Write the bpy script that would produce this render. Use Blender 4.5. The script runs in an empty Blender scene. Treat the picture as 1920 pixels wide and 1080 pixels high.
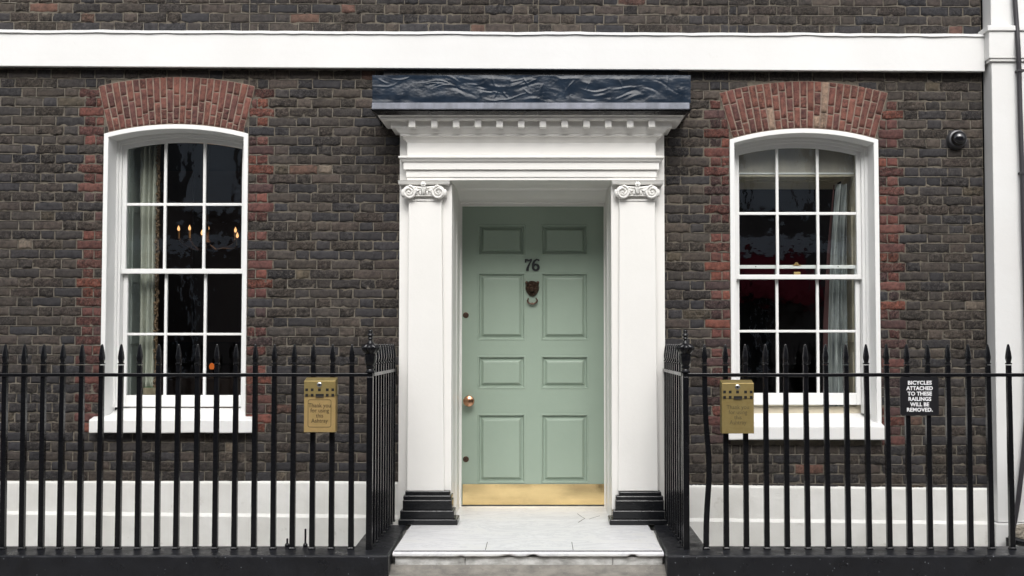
import bpy, bmesh, math, random
from math import sin, cos, pi, sqrt, radians, atan2
from mathutils import Vector, noise, Matrix

scene = bpy.context.scene
COL = scene.collection
random.seed(7)

# ------------------------------------------------------------------ camera
F = 2000.0                       # focal length in pixels of the 1920 wide frame
U0, V0 = 1010.0, 565.0           # principal point
TH = math.atan(75.0 / F)         # slight upward tilt
CY, CZ = -8.3, 1.507             # camera stands in the street, eye height
cam = bpy.data.cameras.new('camera')
cam.sensor_width = 36.0
cam.lens = F / 1920.0 * 36.0
cam.shift_x = -(U0 - 960) / 1920.0
cam.shift_y = (V0 - 540) / 1920.0
cam.clip_end = 200
camo = bpy.data.objects.new('camera', cam)
COL.objects.link(camo)
camo.location = (0, CY, CZ)
camo.rotation_euler = (pi / 2 + TH, 0, 0)
scene.camera = camo

# ------------------------------------------------------------------ sky and sun
SUN_EL, SUN_AZ = radians(43), radians(-8)
world = bpy.data.worlds.new('World')
scene.world = world
world.use_nodes = True
wt = world.node_tree
wt.nodes.clear()
sky = wt.nodes.new('ShaderNodeTexSky')
sky.sky_type = 'NISHITA'
sky.sun_disc = False
sky.sun_elevation = SUN_EL
sky.sun_rotation = pi + SUN_AZ
sky.dust_density = 4.0
hs = wt.nodes.new('ShaderNodeHueSaturation')
hs.inputs['Saturation'].default_value = 0.22
bg = wt.nodes.new('ShaderNodeBackground')
bg.inputs['Strength'].default_value = 0.15
wo = wt.nodes.new('ShaderNodeOutputWorld')
wt.links.new(sky.outputs[0], hs.inputs['Color'])
wt.links.new(hs.outputs[0], bg.inputs['Color'])
wt.links.new(bg.outputs[0], wo.inputs['Surface'])
sl = bpy.data.lights.new('sun', 'SUN')
sl.energy = 1.25
sl.angle = radians(38)
sl.color = (1.0, 0.99, 0.975)
so = bpy.data.objects.new('sun', sl)
COL.objects.link(so)
so.rotation_euler = (pi / 2 - SUN_EL, 0, SUN_AZ)   # shines from the street side, above
vs = scene.view_settings
vs.view_transform = 'Standard'
vs.look = 'None'
vs.exposure = 0.66
vs.gamma = 1
vs.use_curve_mapping = False
scene.cycles.max_bounces = 8
scene.cycles.transparent_max_bounces = 12

# ------------------------------------------------------------------ measuring helpers
def P(u, v, y):
    """point of the plane y seen at photo pixel u, v (used to take the building's measures)"""
    a = (u - U0) / F; b = -(v - V0) / F
    t = (y - CY) / (cos(TH) - b * sin(TH))
    return Vector((a * t, y, CZ + (sin(TH) + b * cos(TH)) * t))
def PX(u, y, v=560): return P(u, v, y).x
def PZ(v, y): return P(U0, v, y).z

# ------------------------------------------------------------------ mesh helpers
class MB:
    def __init__(s): s.v = []; s.f = []; s.c = []
    def add(s, vs_, fs):
        b = len(s.v); s.v += [tuple(p) for p in vs_]; s.f += [tuple(i + b for i in f) for f in fs]
    def box(s, x0, x1, y0, y1, z0, z1):
        s.add([(x0,y0,z0),(x1,y0,z0),(x1,y1,z0),(x0,y1,z0),(x0,y0,z1),(x1,y0,z1),(x1,y1,z1),(x0,y1,z1)],
              [(0,3,2,1),(4,5,6,7),(0,1,5,4),(1,2,6,5),(2,3,7,6),(3,0,4,7)])
    def hexa(s, p):   # 8 points: bottom 4 ccw seen from above, top 4
        s.add(p, [(0,3,2,1),(4,5,6,7),(0,1,5,4),(1,2,6,5),(2,3,7,6),(3,0,4,7)])
    def quad(s, a, b, c, d): s.add([a,b,c,d], [(0,1,2,3)])
    def loft(s, loops, closed=True, capa=False, capb=False):
        n = len(loops[0]); b = len(s.v)
        for l in loops: s.v += [tuple(p) for p in l]
        m = n if closed else n - 1
        for i in range(len(loops) - 1):
            for j in range(m):
                k = (j + 1) % n
                s.f.append((b+i*n+j, b+i*n+k, b+(i+1)*n+k, b+(i+1)*n+j))
        if capa: s.f.append(tuple(b + j for j in reversed(range(n))))
        if capb: s.f.append(tuple(b + (len(loops)-1)*n + j for j in range(n)))
    def tube(s, pts, r, n=8, flat=None):
        pts = [Vector(p) for p in pts]; loops = []
        up = Vector((0, 1, 0)) if flat is None else flat
        for i, p in enumerate(pts):
            d = (pts[min(i+1, len(pts)-1)] - pts[max(i-1, 0)]).normalized()
            a = d.cross(up)
            if a.length < 1e-4: a = d.cross(Vector((1, 0, 0)))
            a.normalize(); c = a.cross(d)
            rr = r[i] if isinstance(r, (list, tuple)) else r
            loops.append([p + a*cos(2*pi*k/n)*rr + c*sin(2*pi*k/n)*rr for k in range(n)])
        s.loft(loops, True, True, True)
    def lathe(s, prof, c=(0,0,0), n=20, axis='z', lobes=None):
        loops = []
        for i, (r, h) in enumerate(prof):
            l = []
            for k in range(n):
                a = 2*pi*k/n
                q = r * (1 + (lobes[i] if lobes else 0) * (abs(cos(a*4)) - .5)) if lobes else r
                if axis == 'z': l.append((c[0]+q*cos(a), c[1]+q*sin(a), c[2]+h))
                else: l.append((c[0]+q*cos(a), c[1]-h, c[2]+q*sin(a)))
            loops.append(l)
        s.loft(loops, True, True, True)
    def sphere(s, c, r, n=12, m=8, sc=(1,1,1)):
        loops = []
        for i in range(m+1):
            t = pi*i/m; t = min(max(t, .02), pi-.02)
            loops.append([(c[0]+r*sc[0]*sin(t)*cos(2*pi*k/n), c[1]+r*sc[1]*sin(t)*sin(2*pi*k/n), c[2]-r*sc[2]*cos(t)) for k in range(n)])
        s.loft(loops, True, True, True)
    def prism(s, poly, y0, y1):   # polygon of (x,z), extruded along y
        n = len(poly)
        s.add([(x,y0,z) for x,z in poly]+[(x,y1,z) for x,z in poly],
              [tuple(range(n)), tuple(reversed(range(n, 2*n)))]+[(i,(i+1)%n+0,(i+1)%n+n,i+n) for i in range(n)])
    def ribbon(s, pts, ws, y0, y1):   # stroke of varying width in the xz plane
        L=[]; R=[]
        for i,(x,z) in enumerate(pts):
            a=pts[max(i-1,0)]; b=pts[min(i+1,len(pts)-1)]
            dx,dz=b[0]-a[0],b[1]-a[1]; l=sqrt(dx*dx+dz*dz) or 1
            w=ws[i]/2
            L.append((x-dz/l*w,z+dx/l*w)); R.append((x+dz/l*w,z-dx/l*w))
        for i in range(len(pts)-1):
            s.prism([L[i],L[i+1],R[i+1],R[i]], y0, y1)
    def build(s, name, mat, parent=None, smooth=False, bevel=0, colors=None):
        me = bpy.data.meshes.new(name)
        o = bpy.data.objects.new(name, me); COL.objects.link(o)
        off = Vector((0,0,0))
        if parent is not None:
            o.parent = parent
            off = wloc(parent)
        me.from_pydata([tuple(Vector(p)-off) for p in s.v], [], s.f)
        me.materials.append(mat)
        bm = bmesh.new(); bm.from_mesh(me)
        bmesh.ops.recalc_face_normals(bm, faces=bm.faces)
        if smooth:
            for f in bm.faces: f.smooth = True
            for e in bm.edges:
                if len(e.link_faces) == 2 and e.calc_face_angle(0) > radians(38): e.smooth = False
        bm.to_mesh(me); bm.free()
        if colors:
            at = me.color_attributes.new('tint', 'FLOAT_COLOR', 'POINT')
            at.data.foreach_set('color', colors)
        if bevel:
            md = o.modifiers.new('soft_edges', 'BEVEL'); md.width = bevel; md.segments = 2
            md.limit_method = 'ANGLE'; md.angle_limit = radians(40)
        return o

def wloc(o):
    l = Vector((0,0,0))
    while o is not None:
        l = l + Vector(o.location); o = o.parent
    return l

def tag(o, label=None, cat=None, group=None, kind=None):
    if label: o['label'] = label
    if cat: o['category'] = cat
    if group: o['group'] = group
    if kind: o['kind'] = kind
    return o
def empty(name, loc, label, cat, group=None):
    o = bpy.data.objects.new(name, None); COL.objects.link(o); o.location = loc
    o.empty_display_size = .1
    return tag(o, label, cat, group)

# ------------------------------------------------------------------ materials
def ramp(nt, fac, stops):
    r = nt.nodes.new('ShaderNodeValToRGB')
    el = r.color_ramp.elements
    while len(el) < len(stops): el.new(.5)
    for e, (p, c) in zip(el, stops):
        e.position = p; e.color = (*c, 1) if len(c) == 3 else c
    nt.links.new(fac, r.inputs[0]); return r.outputs[0]
def tex(nt, scale, detail=4, rough=.55, stretch=None, kind='ShaderNodeTexNoise'):
    co = nt.nodes.new('ShaderNodeTexCoord'); out = co.outputs['Object']
    if stretch:
        mp = nt.nodes.new('ShaderNodeMapping'); mp.inputs['Scale'].default_value = stretch
        nt.links.new(out, mp.inputs[0]); out = mp.outputs[0]
    n = nt.nodes.new(kind); n.inputs['Scale'].default_value = scale
    if kind == 'ShaderNodeTexNoise':
        n.inputs['Detail'].default_value = detail; n.inputs['Roughness'].default_value = rough
    nt.links.new(out, n.inputs['Vector']); return n
def mixc(nt, fac, a, b, mode='MIX'):
    m = nt.nodes.new('ShaderNodeMix'); m.data_type = 'RGBA'; m.blend_type = mode
    if isinstance(fac, float): m.inputs[0].default_value = fac
    else: nt.links.new(fac, m.inputs[0])
    for k, q in ((6, a), (7, b)):
        if isinstance(q, tuple): m.inputs[k].default_value = (*q, 1)
        else: nt.links.new(q, m.inputs[k])
    return m.outputs[2]
def mat(name, color, rough=.5, metal=0, bump=0, bscale=60, var=None, vscale=6, vstretch=None, spec=.5, rvar=0, specks=None, stain=None):
    m = bpy.data.materials.new(name); m.use_nodes = True
    nt = m.node_tree; b = nt.nodes['Principled BSDF']
    b.inputs['Base Color'].default_value = (*color, 1)
    b.inputs['Roughness'].default_value = rough
    b.inputs['Metallic'].default_value = metal
    b.inputs['Specular IOR Level'].default_value = spec
    c = color
    if var is not None:
        n = tex(nt, vscale, 6, .6, vstretch)
        f = ramp(nt, n.outputs['Fac'], [(.35, (0,0,0)), (.68, (1,1,1))])
        c = mixc(nt, f, color, var)
    if stain is not None:    # (color, scale, threshold)
        n = tex(nt, stain[1], 8, .7)
        f = ramp(nt, n.outputs['Fac'], [(stain[2], (0,0,0)), (stain[2]+.12, (1,1,1))])
        c = mixc(nt, f, c, stain[0])
    if specks is not None:   # (color, scale, radius)
        n = tex(nt, specks[1], kind='ShaderNodeTexVoronoi')
        f = ramp(nt, n.outputs['Distance'], [(specks[2], (1,1,1)), (specks[2]+.03, (0,0,0))])
        n2 = tex(nt, specks[1]*.35, 3, .5)
        f2 = ramp(nt, n2.outputs['Fac'], [(.52, (0,0,0)), (.58, (1,1,1))])
        f = mixc(nt, 1.0, f, f2, 'MULTIPLY')
        c = mixc(nt, f, c, specks[0])
    if not isinstance(c, tuple): nt.links.new(c, b.inputs['Base Color'])
    if rvar:
        n = tex(nt, 9, 5, .6)
        mr = nt.nodes.new('ShaderNodeMapRange'); mr.inputs[1].default_value=.3; mr.inputs[2].default_value=.7
        mr.inputs[3].default_value = max(.03, rough-rvar); mr.inputs[4].default_value = rough+rvar
        nt.links.new(n.outputs['Fac'], mr.inputs[0]); nt.links.new(mr.outputs[0], b.inputs['Roughness'])
    if bump:
        n = tex(nt, bscale, 6, .6)
        bp = nt.nodes.new('ShaderNodeBump'); bp.inputs['Strength'].default_value = 1; bp.inputs['Distance'].default_value = bump
        nt.links.new(n.outputs['Fac'], bp.inputs['Height']); nt.links.new(bp.outputs[0], b.inputs['Normal'])
    return m

M_stucco = mat('white_stucco', (.70,.70,.69), .6, bump=.0015, bscale=14, var=(.665,.66,.645), vscale=1.6, stain=((.56,.54,.49), 4, .68))
M_plinth = mat('painted_plinth', (.82,.815,.785), .6, bump=.004, bscale=9, var=(.69,.68,.64), vscale=2.2, stain=((.52,.50,.45), 6, .62))
M_cream = mat('cream_gloss_paint', (.785,.772,.74), .4, bump=.001, bscale=25, var=(.76,.748,.715), vscale=2.5, stain=((.60,.57,.50), 6, .72))
M_window_white = mat('window_white_paint', (.76,.76,.75), .35, bump=.0006, bscale=40, var=(.79,.79,.77), vscale=4)
M_sill = mat('sill_white_paint', (.72,.72,.71), .5, bump=.002, bscale=18, var=(.74,.73,.70), vscale=6)
M_black = mat('black_gloss_paint', (.0065,.0068,.0085), .28, bump=.0012, bscale=45, rvar=.1, spec=.5)
M_bar = mat('black_iron_paint', (.004,.0042,.0055), .22, bump=.0012, bscale=60, rvar=.08, spec=.4)
M_kerb = mat('black_painted_stone', (.006,.0066,.009), .36, bump=.004, bscale=24, rvar=.14, var=(.010,.011,.015), vscale=5, specks=((.16,.17,.19), 34, .12), stain=((.035,.037,.042), 17, .66))
M_pedestal = mat('black_pedestal_paint', (.0045,.005,.0065), .22, bump=.001, bscale=40, rvar=.07, specks=((.12,.12,.13), 60, .07))
M_door = mat('sage_green_paint', (.285,.352,.288), .24, bump=.0009, bscale=22, var=(.272,.338,.276), vscale=3)
M_brass = mat('polished_brass', (1.0,.77,.39), .21, 1, bump=.0008, bscale=4, var=(.86,.63,.31), vscale=3, vstretch=(.3,1,3), rvar=.05)
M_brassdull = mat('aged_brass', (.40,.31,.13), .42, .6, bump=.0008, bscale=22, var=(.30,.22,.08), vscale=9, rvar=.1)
M_brassgold = mat('warm_brass', (.62,.43,.19), .40, .55, bump=.0008, bscale=22, var=(.46,.33,.13), vscale=9, rvar=.1)
M_bronze = mat('dark_bronze', (.055,.038,.03), .38, .85, bump=.002, bscale=160, var=(.13,.08,.055), vscale=60)
M_copper = mat('copper_knob', (.62,.34,.20), .25, 1, var=(.42,.23,.14), vscale=30)
M_numeral = mat('iron_numeral', (.018,.020,.022), .4, .2)
M_chrome = mat('steel', (.6,.6,.58), .25, 1)
M_dark = mat('dark_hole', (.006,.005,.004), .8)
M_lettering = mat('engraved_lettering', (.06,.04,.016), .7)
M_letterfaint = mat('worn_engraving', (.13,.10,.04), .6)
M_signblack = mat('sign_black', (.004,.004,.006), .45)
M_signwhite = mat('sign_white', (.85,.85,.86), .5)
M_lead = mat('lead_sheet', (.008,.014,.024), .19, .0, bump=.0012, bscale=22, var=(.018,.028,.044), vscale=8, rvar=.08, spec=.21)
M_leadlip = mat('lead_lip', (.11,.118,.14), .42, .2, bump=.002, bscale=30, var=(.19,.20,.24), vscale=12, vstretch=(1,1,.2))
M_pave = mat('paving_stone', (.29,.27,.235), .8, bump=.006, bscale=50, var=(.16,.15,.135), vscale=9, specks=((.42,.40,.36), 60, .12), stain=((.11,.10,.09), 24, .62))
M_road = mat('asphalt', (.11,.105,.10), .85, bump=.006, bscale=90)
M_area = mat('area_floor', (.42,.41,.38), .8, bump=.004, bscale=30)
M_darkwall = mat('retaining_wall', (.03,.03,.032), .6, bump=.004, bscale=20)
M_curtain = mat('pale_curtain', (.44,.44,.37), .9, var=(.30,.31,.26), vscale=8, vstretch=(4,4,.4))
M_curtain2 = mat('blue_grey_curtain', (.36,.38,.37), .85, var=(.11,.12,.125), vscale=8, vstretch=(4,4,.4))
M_curtainred = mat('dark_red_curtain_stripe', (.09,.035,.035), .9)
M_shutter = mat('shutter_paint', (.58,.52,.40), .6, var=(.52,.46,.35), vscale=5)
M_shutterblue = mat('shutter_grey_paint', (.33,.36,.33), .6)
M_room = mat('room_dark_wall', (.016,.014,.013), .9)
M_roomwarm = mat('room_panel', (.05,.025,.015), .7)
M_blind = mat('roller_blind_cloth', (.46,.42,.36), .9, var=(.34,.32,.29), vscale=3, vstretch=(2,1,1))
M_fringe = mat('beaded_fringe', (.17,.10,.045), .6, var=(.04,.025,.015), vscale=140)
M_cable = mat('cable_rubber', (.03,.027,.032), .5)
M_camgrey = mat('camera_housing', (.07,.07,.075), .35, .2)
M_dome = mat('smoked_dome', (.006,.006,.008), .08, spec=.9)
M_opp = mat('far_brick', (.16,.14,.13), .8, var=(.11,.10,.10), vscale=2)
M_oppwhite = mat('far_stucco', (.55,.60,.66), .8)
M_oppglass = mat('far_glass', (.012,.014,.018), .15)
M_awning = mat('red_awning_cloth', (.26,.015,.035), .8)
M_rubble = mat('broken_stone', (.42,.38,.31), .9, bump=.012, bscale=30, var=(.24,.21,.17), vscale=14)
M_wood = mat('pale_wood', (.26,.21,.14), .7, var=(.16,.13,.08), vscale=20)
M_green = mat('green_felt', (.05,.10,.045), .8)
M_candle = mat('candle_ivory', (.3,.24,.15), .6)
M_joint = mat('step_joint', (.20,.19,.18), .9)

def emit(name, color, strength):
    m = bpy.data.materials.new(name); m.use_nodes = True
    nt = m.node_tree; nt.nodes.clear()
    e = nt.nodes.new('ShaderNodeEmission'); e.inputs[0].default_value = (*color, 1); e.inputs[1].default_value = strength
    o = nt.nodes.new('ShaderNodeOutputMaterial'); nt.links.new(e.outputs[0], o.inputs[0]); return m
M_flame = emit('lamp_flame', (1.0, .50, .20), 1.1)
M_ember = emit('lamp_glow', (1.0, .22, .04), .35)

def brick_mat(name, rough=.85):
    m = bpy.data.materials.new(name); m.use_nodes = True
    nt = m.node_tree; b = nt.nodes['Principled BSDF']
    at = nt.nodes.new('ShaderNodeAttribute'); at.attribute_name = 'tint'
    n1 = tex(nt, 26, 6, .65)
    f1 = ramp(nt, n1.outputs['Fac'], [(.32, (.5,.5,.52)), (.5, (1,1,1)), (.72, (1.25,1.22,1.18))])
    c = mixc(nt, 1.0, at.outputs['Color'], f1, 'MULTIPLY')
    n2 = tex(nt, 75, 5, .75)
    f2 = ramp(nt, n2.outputs['Fac'], [(.52, (0,0,0)), (.62, (1,1,1))])
    f2 = mixc(nt, 1.0, f2, at.outputs['Alpha'], 'MULTIPLY')
    n5 = tex(nt, 95, 4, .7)
    f5 = ramp(nt, n5.outputs['Fac'], [(.40, (.45,.45,.47)), (.50, (1,1,1))])
    c = mixc(nt, at.outputs['Alpha'], c, mixc(nt, 1.0, c, f5, 'MULTIPLY'))
    c = mixc(nt, f2, c, mixc(nt, .30, c, (.22,.195,.165)))
    n4 = tex(nt, 1.1, 4, .6)     # broad patches of soot and cleaner brick
    f4 = ramp(nt, n4.outputs['Fac'], [(.3, (.80,.80,.84)), (.7, (1.0,.98,.94))])
    c = mixc(nt, 1.0, c, f4, 'MULTIPLY')
    nt.links.new(c, b.inputs['Base Color'])
    b.inputs['Roughness'].default_value = rough
    b.inputs['Specular IOR Level'].default_value = .35
    n3 = tex(nt, 60, 8, .75)
    bp = nt.nodes.new('ShaderNodeBump'); bp.inputs['Distance'].default_value = .022; bp.inputs['Strength'].default_value = 1
    mu = nt.nodes.new('ShaderNodeMath'); mu.operation = 'MULTIPLY'
    nt.links.new(n3.outputs['Fac'], mu.inputs[0]); nt.links.new(at.outputs['Alpha'], mu.inputs[1])
    nt.links.new(mu.outputs[0], bp.inputs['Height']); nt.links.new(bp.outputs[0], b.inputs['Normal'])
    return m
M_brick = brick_mat('old_brick')
M_mortar = mat('soot_mortar', (.145,.126,.098), .95, bump=.008, bscale=60, var=(.080,.070,.056), vscale=5, stain=((.25,.22,.175), 9, .60))
M_archjoint = mat('arch_pointing', (.25,.195,.15), .9, bump=.003, bscale=80, var=(.17,.12,.10), vscale=20)

def marble_mat():
    m = mat('marble', (.80,.80,.79), .35, bump=.0006, bscale=30)
    nt = m.node_tree; b = nt.nodes['Principled BSDF']
    n = tex(nt, 2.2, 9, .68, (1, 2.2, 1))
    n.inputs['Distortion'].default_value = 1.6
    f = ramp(nt, n.outputs['Fac'], [(.42, (.80,.80,.805)), (.49, (.67,.67,.68)), (.53, (.79,.79,.79)), (.7, (.75,.74,.72))])
    n2 = tex(nt, 14, 8, .7)
    g = ramp(nt, n2.outputs['Fac'], [(.62, (0,0,0)), (.75, (1,1,1))])
    c = mixc(nt, g, f, (.45,.435,.40))
    nt.links.new(c, b.inputs['Base Color']); return m
M_marble = marble_mat()
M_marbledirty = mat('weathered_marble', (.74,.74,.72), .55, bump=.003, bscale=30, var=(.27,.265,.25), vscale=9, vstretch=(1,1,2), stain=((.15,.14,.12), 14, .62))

def glass_mat():
    m = bpy.data.materials.new('window_glass'); m.use_nodes = True
    nt = m.node_tree; nt.nodes.clear()
    tr = nt.nodes.new('ShaderNodeBsdfTransparent'); tr.inputs[0].default_value = (.90,.93,.92,1)
    gl = nt.nodes.new('ShaderNodeBsdfGlossy'); gl.inputs['Roughness'].default_value = .015; gl.inputs[0].default_value = (.93,.96,1,1)
    n = tex(nt, 2.6, 3, .5, (1.6,1,1)); n2 = tex(nt, 13, 3, .5)
    ad = nt.nodes.new('ShaderNodeMath'); ad.operation = 'MULTIPLY_ADD'; ad.inputs[1].default_value = .10
    nt.links.new(n2.outputs['Fac'], ad.inputs[0]); nt.links.new(n.outputs['Fac'], ad.inputs[2])
    bp = nt.nodes.new('ShaderNodeBump'); bp.inputs['Distance'].default_value = .0035
    nt.links.new(ad.outputs[0], bp.inputs['Height']); nt.links.new(bp.outputs[0], gl.inputs['Normal'])
    lw = nt.nodes.new('ShaderNodeLayerWeight')
    pw = nt.nodes.new('ShaderNodeMath'); pw.operation = 'POWER'; pw.inputs[1].default_value = 5
    nt.links.new(lw.outputs['Facing'], pw.inputs[0])
    fr = nt.nodes.new('ShaderNodeMath'); fr.operation = 'MULTIPLY_ADD'; fr.inputs[1].default_value = .92; fr.inputs[2].default_value = .085
    nt.links.new(pw.outputs[0], fr.inputs[0])
    mx = nt.nodes.new('ShaderNodeMixShader')
    nt.links.new(fr.outputs[0], mx.inputs[0]); nt.links.new(tr.outputs[0], mx.inputs[1]); nt.links.new(gl.outputs[0], mx.inputs[2])
    o = nt.nodes.new('ShaderNodeOutputMaterial'); nt.links.new(mx.outputs[0], o.inputs[0]); return m
M_glass = glass_mat()

# ================================================================== THE HOUSE
house = empty('brick_townhouse', (0, 0, 0), 'dark sooty brick townhouse front with white band, two arched sash windows and a green door', 'house')

# ---------------- windows' measures
class W: pass
def window_measures(ul, ur, vcrown, vspring, vsill, gl, gr):
    w = W(); y = -.012
    w.xl = PX(ul, y, 520); w.xr = PX(ur, y, 520); w.xc = (w.xl+w.xr)/2; w.ho = (w.xr-w.xl)/2
    w.zcr = PZ(vcrown, y); w.zsp = PZ(vspring, y); w.zsill = PZ(vsill, y)
    sg = w.zcr - w.zsp; w.R = (w.ho**2 + sg**2)/(2*sg); w.zc = w.zcr - w.R
    w.gx0 = PX(gl, .205, 510); w.gx1 = PX(gr, .205, 510)
    return w
WL = window_measures(190.5, 462.5, 233, 250.5, 783, 236, 452.5)
WR = window_measures(1370, 1650, 241, 261.5, 793, 1386.5, 1606.5)
ARCH_T = .375
for w in (WL, WR):
    w.Ro = w.R + ARCH_T; w.tmax = .241 if w is WL else .2815
    w.sill_bot = w.zsill - .13

# ---------------- brick courses
CH = .0747
slope = .0042
zref = PZ(43, 0)
bricks = MB(); bcol = []; ribs = MB()
def rib(xa, za, xb, zb):
    """a short surviving length of raised pale pointing"""
    w = random.uniform(.0014, .0026); y = -random.uniform(.006, .0085)
    dx, dz = xb-xa, zb-za; l = sqrt(dx*dx+dz*dz) or 1; nx_, nz_ = -dz/l*w, dx/l*w
    ribs.add([(xa+nx_,0,za+nz_),(xb+nx_,0,zb+nz_),(xb+nx_*.7,y,zb+nz_*.7),(xa+nx_*.7,y,za+nz_*.7),(xa-nx_*.7,y,za-nz_*.7),(xb-nx_*.7,y,zb-nz_*.7),(xb-nx_,0,zb-nz_),(xa-nx_,0,za-nz_)],
             [(0,1,2,3),(3,2,5,4),(4,5,6,7),(0,3,4,7),(1,6,5,2)])
DARK = [(.034,.033,.036),(.041,.037,.036),(.050,.043,.038),(.061,.050,.042),(.036,.034,.036),(.054,.047,.041),(.066,.052,.044),(.030,.030,.034),(.046,.040,.037),(.058,.048,.040),(.074,.060,.049)]
RED = [(.135,.052,.042),(.158,.060,.046),(.105,.046,.040),(.078,.043,.040),(.125,.055,.045),(.165,.060,.042),(.11,.047,.040),(.064,.042,.040)]
ODD = [(.14,.115,.09),(.10,.06,.045),(.12,.065,.05),(.085,.07,.05)]
def brick(c00, c10, c11, c01, col, rough=1.0, nx=13, nz=7, front=-.0060, jit=.0055):
    """one brick: rounded, uneven face whose low spots sink behind the mortar"""
    sd = random.random()*100
    es = min(.2, .0045/max(.02, math.dist(c00, c10))); et = min(.2, .0045/max(.02, math.dist(c00, c01)))
    ss = [0, es]+[es+(1-2*es)*i/(nx-3) for i in range(1, nx-2)]+[1]
    ts = [0, et]+[et+(1-2*et)*i/(nz-3) for i in range(1, nz-2)]+[1]
    b = len(bricks.v)
    k = random.random(); rg = (random.uniform(.75,1.25) if k > .5 else random.uniform(.12,.4))*(1 if rough > .9 else .5)
    if rough > .9 and sum(col) < .115: rg *= .45
    amp = rough*(.0012 + .0046*rg)
    tilt = random.uniform(-.0015,.0015)*rough
    fr = front - .0018*rg*rough + random.uniform(-.0025,.002)*rough
    for j, t in enumerate(ts):
        for i, s in enumerate(ss):
            x = (c00[0]*(1-s)+c10[0]*s)*(1-t)+(c01[0]*(1-s)+c11[0]*s)*t
            z = (c00[1]*(1-s)+c10[1]*s)*(1-t)+(c01[1]*(1-s)+c11[1]*s)*t
            n1 = noise.noise(Vector((x*26, z*44, sd))); n2 = noise.noise(Vector((x*75, z*95, sd+9)))
            border = i in (0, nx-1) or j in (0, nz-1)
            y = fr + n1*amp*1.3 + n2*amp*1.5 + tilt*(s-.5)*2
            if border:
                y = .0025
            else:
                if i == 1 or i == nx-2: y += .0025*rough*abs(n2)*2
                if j == 1 or j == nz-2: y += .003*rough*abs(n1)*2
            if border or i in (1, nx-2) or j in (1, nz-2):
                x += noise.noise(Vector((x*30, z*40, sd+20)))*jit*rough
                z += noise.noise(Vector((x*26, z*30, sd+40)))*jit*(1.3 if j > nz/2 else 2.3)*rough
            bricks.v.append((x, y, z))
            f = max(.3, 1 + (.30*n1 + .85*n2)*min(1, rg+.2))
            bcol.extend((col[0]*f, col[1]*f, col[2]*f, rg))
    for j in range(nz-1):
        for i in range(nx-1):
            bricks.f.append((b+j*nx+i, b+j*nx+i+1, b+(j+1)*nx+i+1, b+(j+1)*nx+i))
def pick(pal, lo=.82, hi=1.2):
    c = random.choice(pal)
    if pal is DARK: c = tuple(.85*a_+.15*b_ for a_, b_ in zip(c, (.049,.042,.038)))
    f = random.uniform(lo, hi); return (c[0]*f, c[1]*f, c[2]*f)
def zl(z, x): return z - slope*(x+2)
def put(x0, x1, z0, kind, clip):
    a, c = max(x0, clip[0]), min(x1, clip[1])
    if c - a < .022: return
    j = .0022 + .0012*random.random()
    if kind == 'red': col = pick(RED) if random.random() > .08 else pick(DARK)
    elif random.random() < .035: col = pick(ODD)
    else: col = pick(DARK)
    dz = random.uniform(-.002,.002); dz2 = random.uniform(-.002,.002)
    keep = .5 + .9*noise.noise(Vector((a*1.3, z0*1.6, 50)))
    zz = zl(z0, a); m = random.uniform(.25,.75); xm_ = a+(c-a)*m
    if random.random() < keep: rib(a, zz+random.uniform(-.0015,.0015), xm_, zl(z0, xm_)+random.uniform(-.002,.002))
    if random.random() < keep: rib(xm_, zl(z0, xm_)+random.uniform(-.002,.002), c, zl(z0, c)+random.uniform(-.0015,.0015))
    if random.random() < keep+.1: rib(a, zz+.004, a+random.uniform(-.001,.001), zz+CH*random.choice((1,1,.6))-.004)
    a += j; c -= j
    brick((a, zl(z0,a)+j+dz), (c, zl(z0,c)+j+dz2), (c, zl(z0+CH,c)-j+dz2), (a, zl(z0+CH,a)-j+dz), col, 1.0, nx=(19 if c-a>.14 else 11))
def lay(x0, dirn, x1, z0, course, clip, quoin):
    """Flemish bond laid from x0 towards x1; starts with a red quoin beside a window"""
    seq = []
    if quoin is not None:
        if course % 2: seq = [(.066,'red' if quoin else 'd'), (.088,'red' if quoin else 'd')]; nxt = 'S'
        else: seq = [(.203,'red' if quoin else 'd')]; nxt = 'H'
    else: nxt = 'S' if course % 2 else 'H'
    x = x0; i = 0
    while (x1-x)*dirn > 0:
        if i < len(seq): L, kd = seq[i]
        else:
            L = .2245 if nxt == 'S' else .1135
            L *= random.uniform(.97,1.03); kd = 'd'; nxt = 'H' if nxt == 'S' else 'S'
        a, b = (x, x+L) if dirn > 0 else (x-L, x)
        put(a, b, z0, kd, clip); x += L*dirn; i += 1
XL, XR = -5.4, PX(1847, 0, 560)
DL, DR = PX(750, -.08)+.03, PX(1246, -.08)-.03
LIPZ = PZ(150, -.05)
def arch_half(w, z):
    zt = z - w.zc
    s = w.xc
    sk = zt*math.tan(w.tmax)
    arc = sqrt(max(0, w.Ro**2 - zt**2)) if zt < w.Ro else 0
    return min(sk, arc)
kmin = -49
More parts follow.
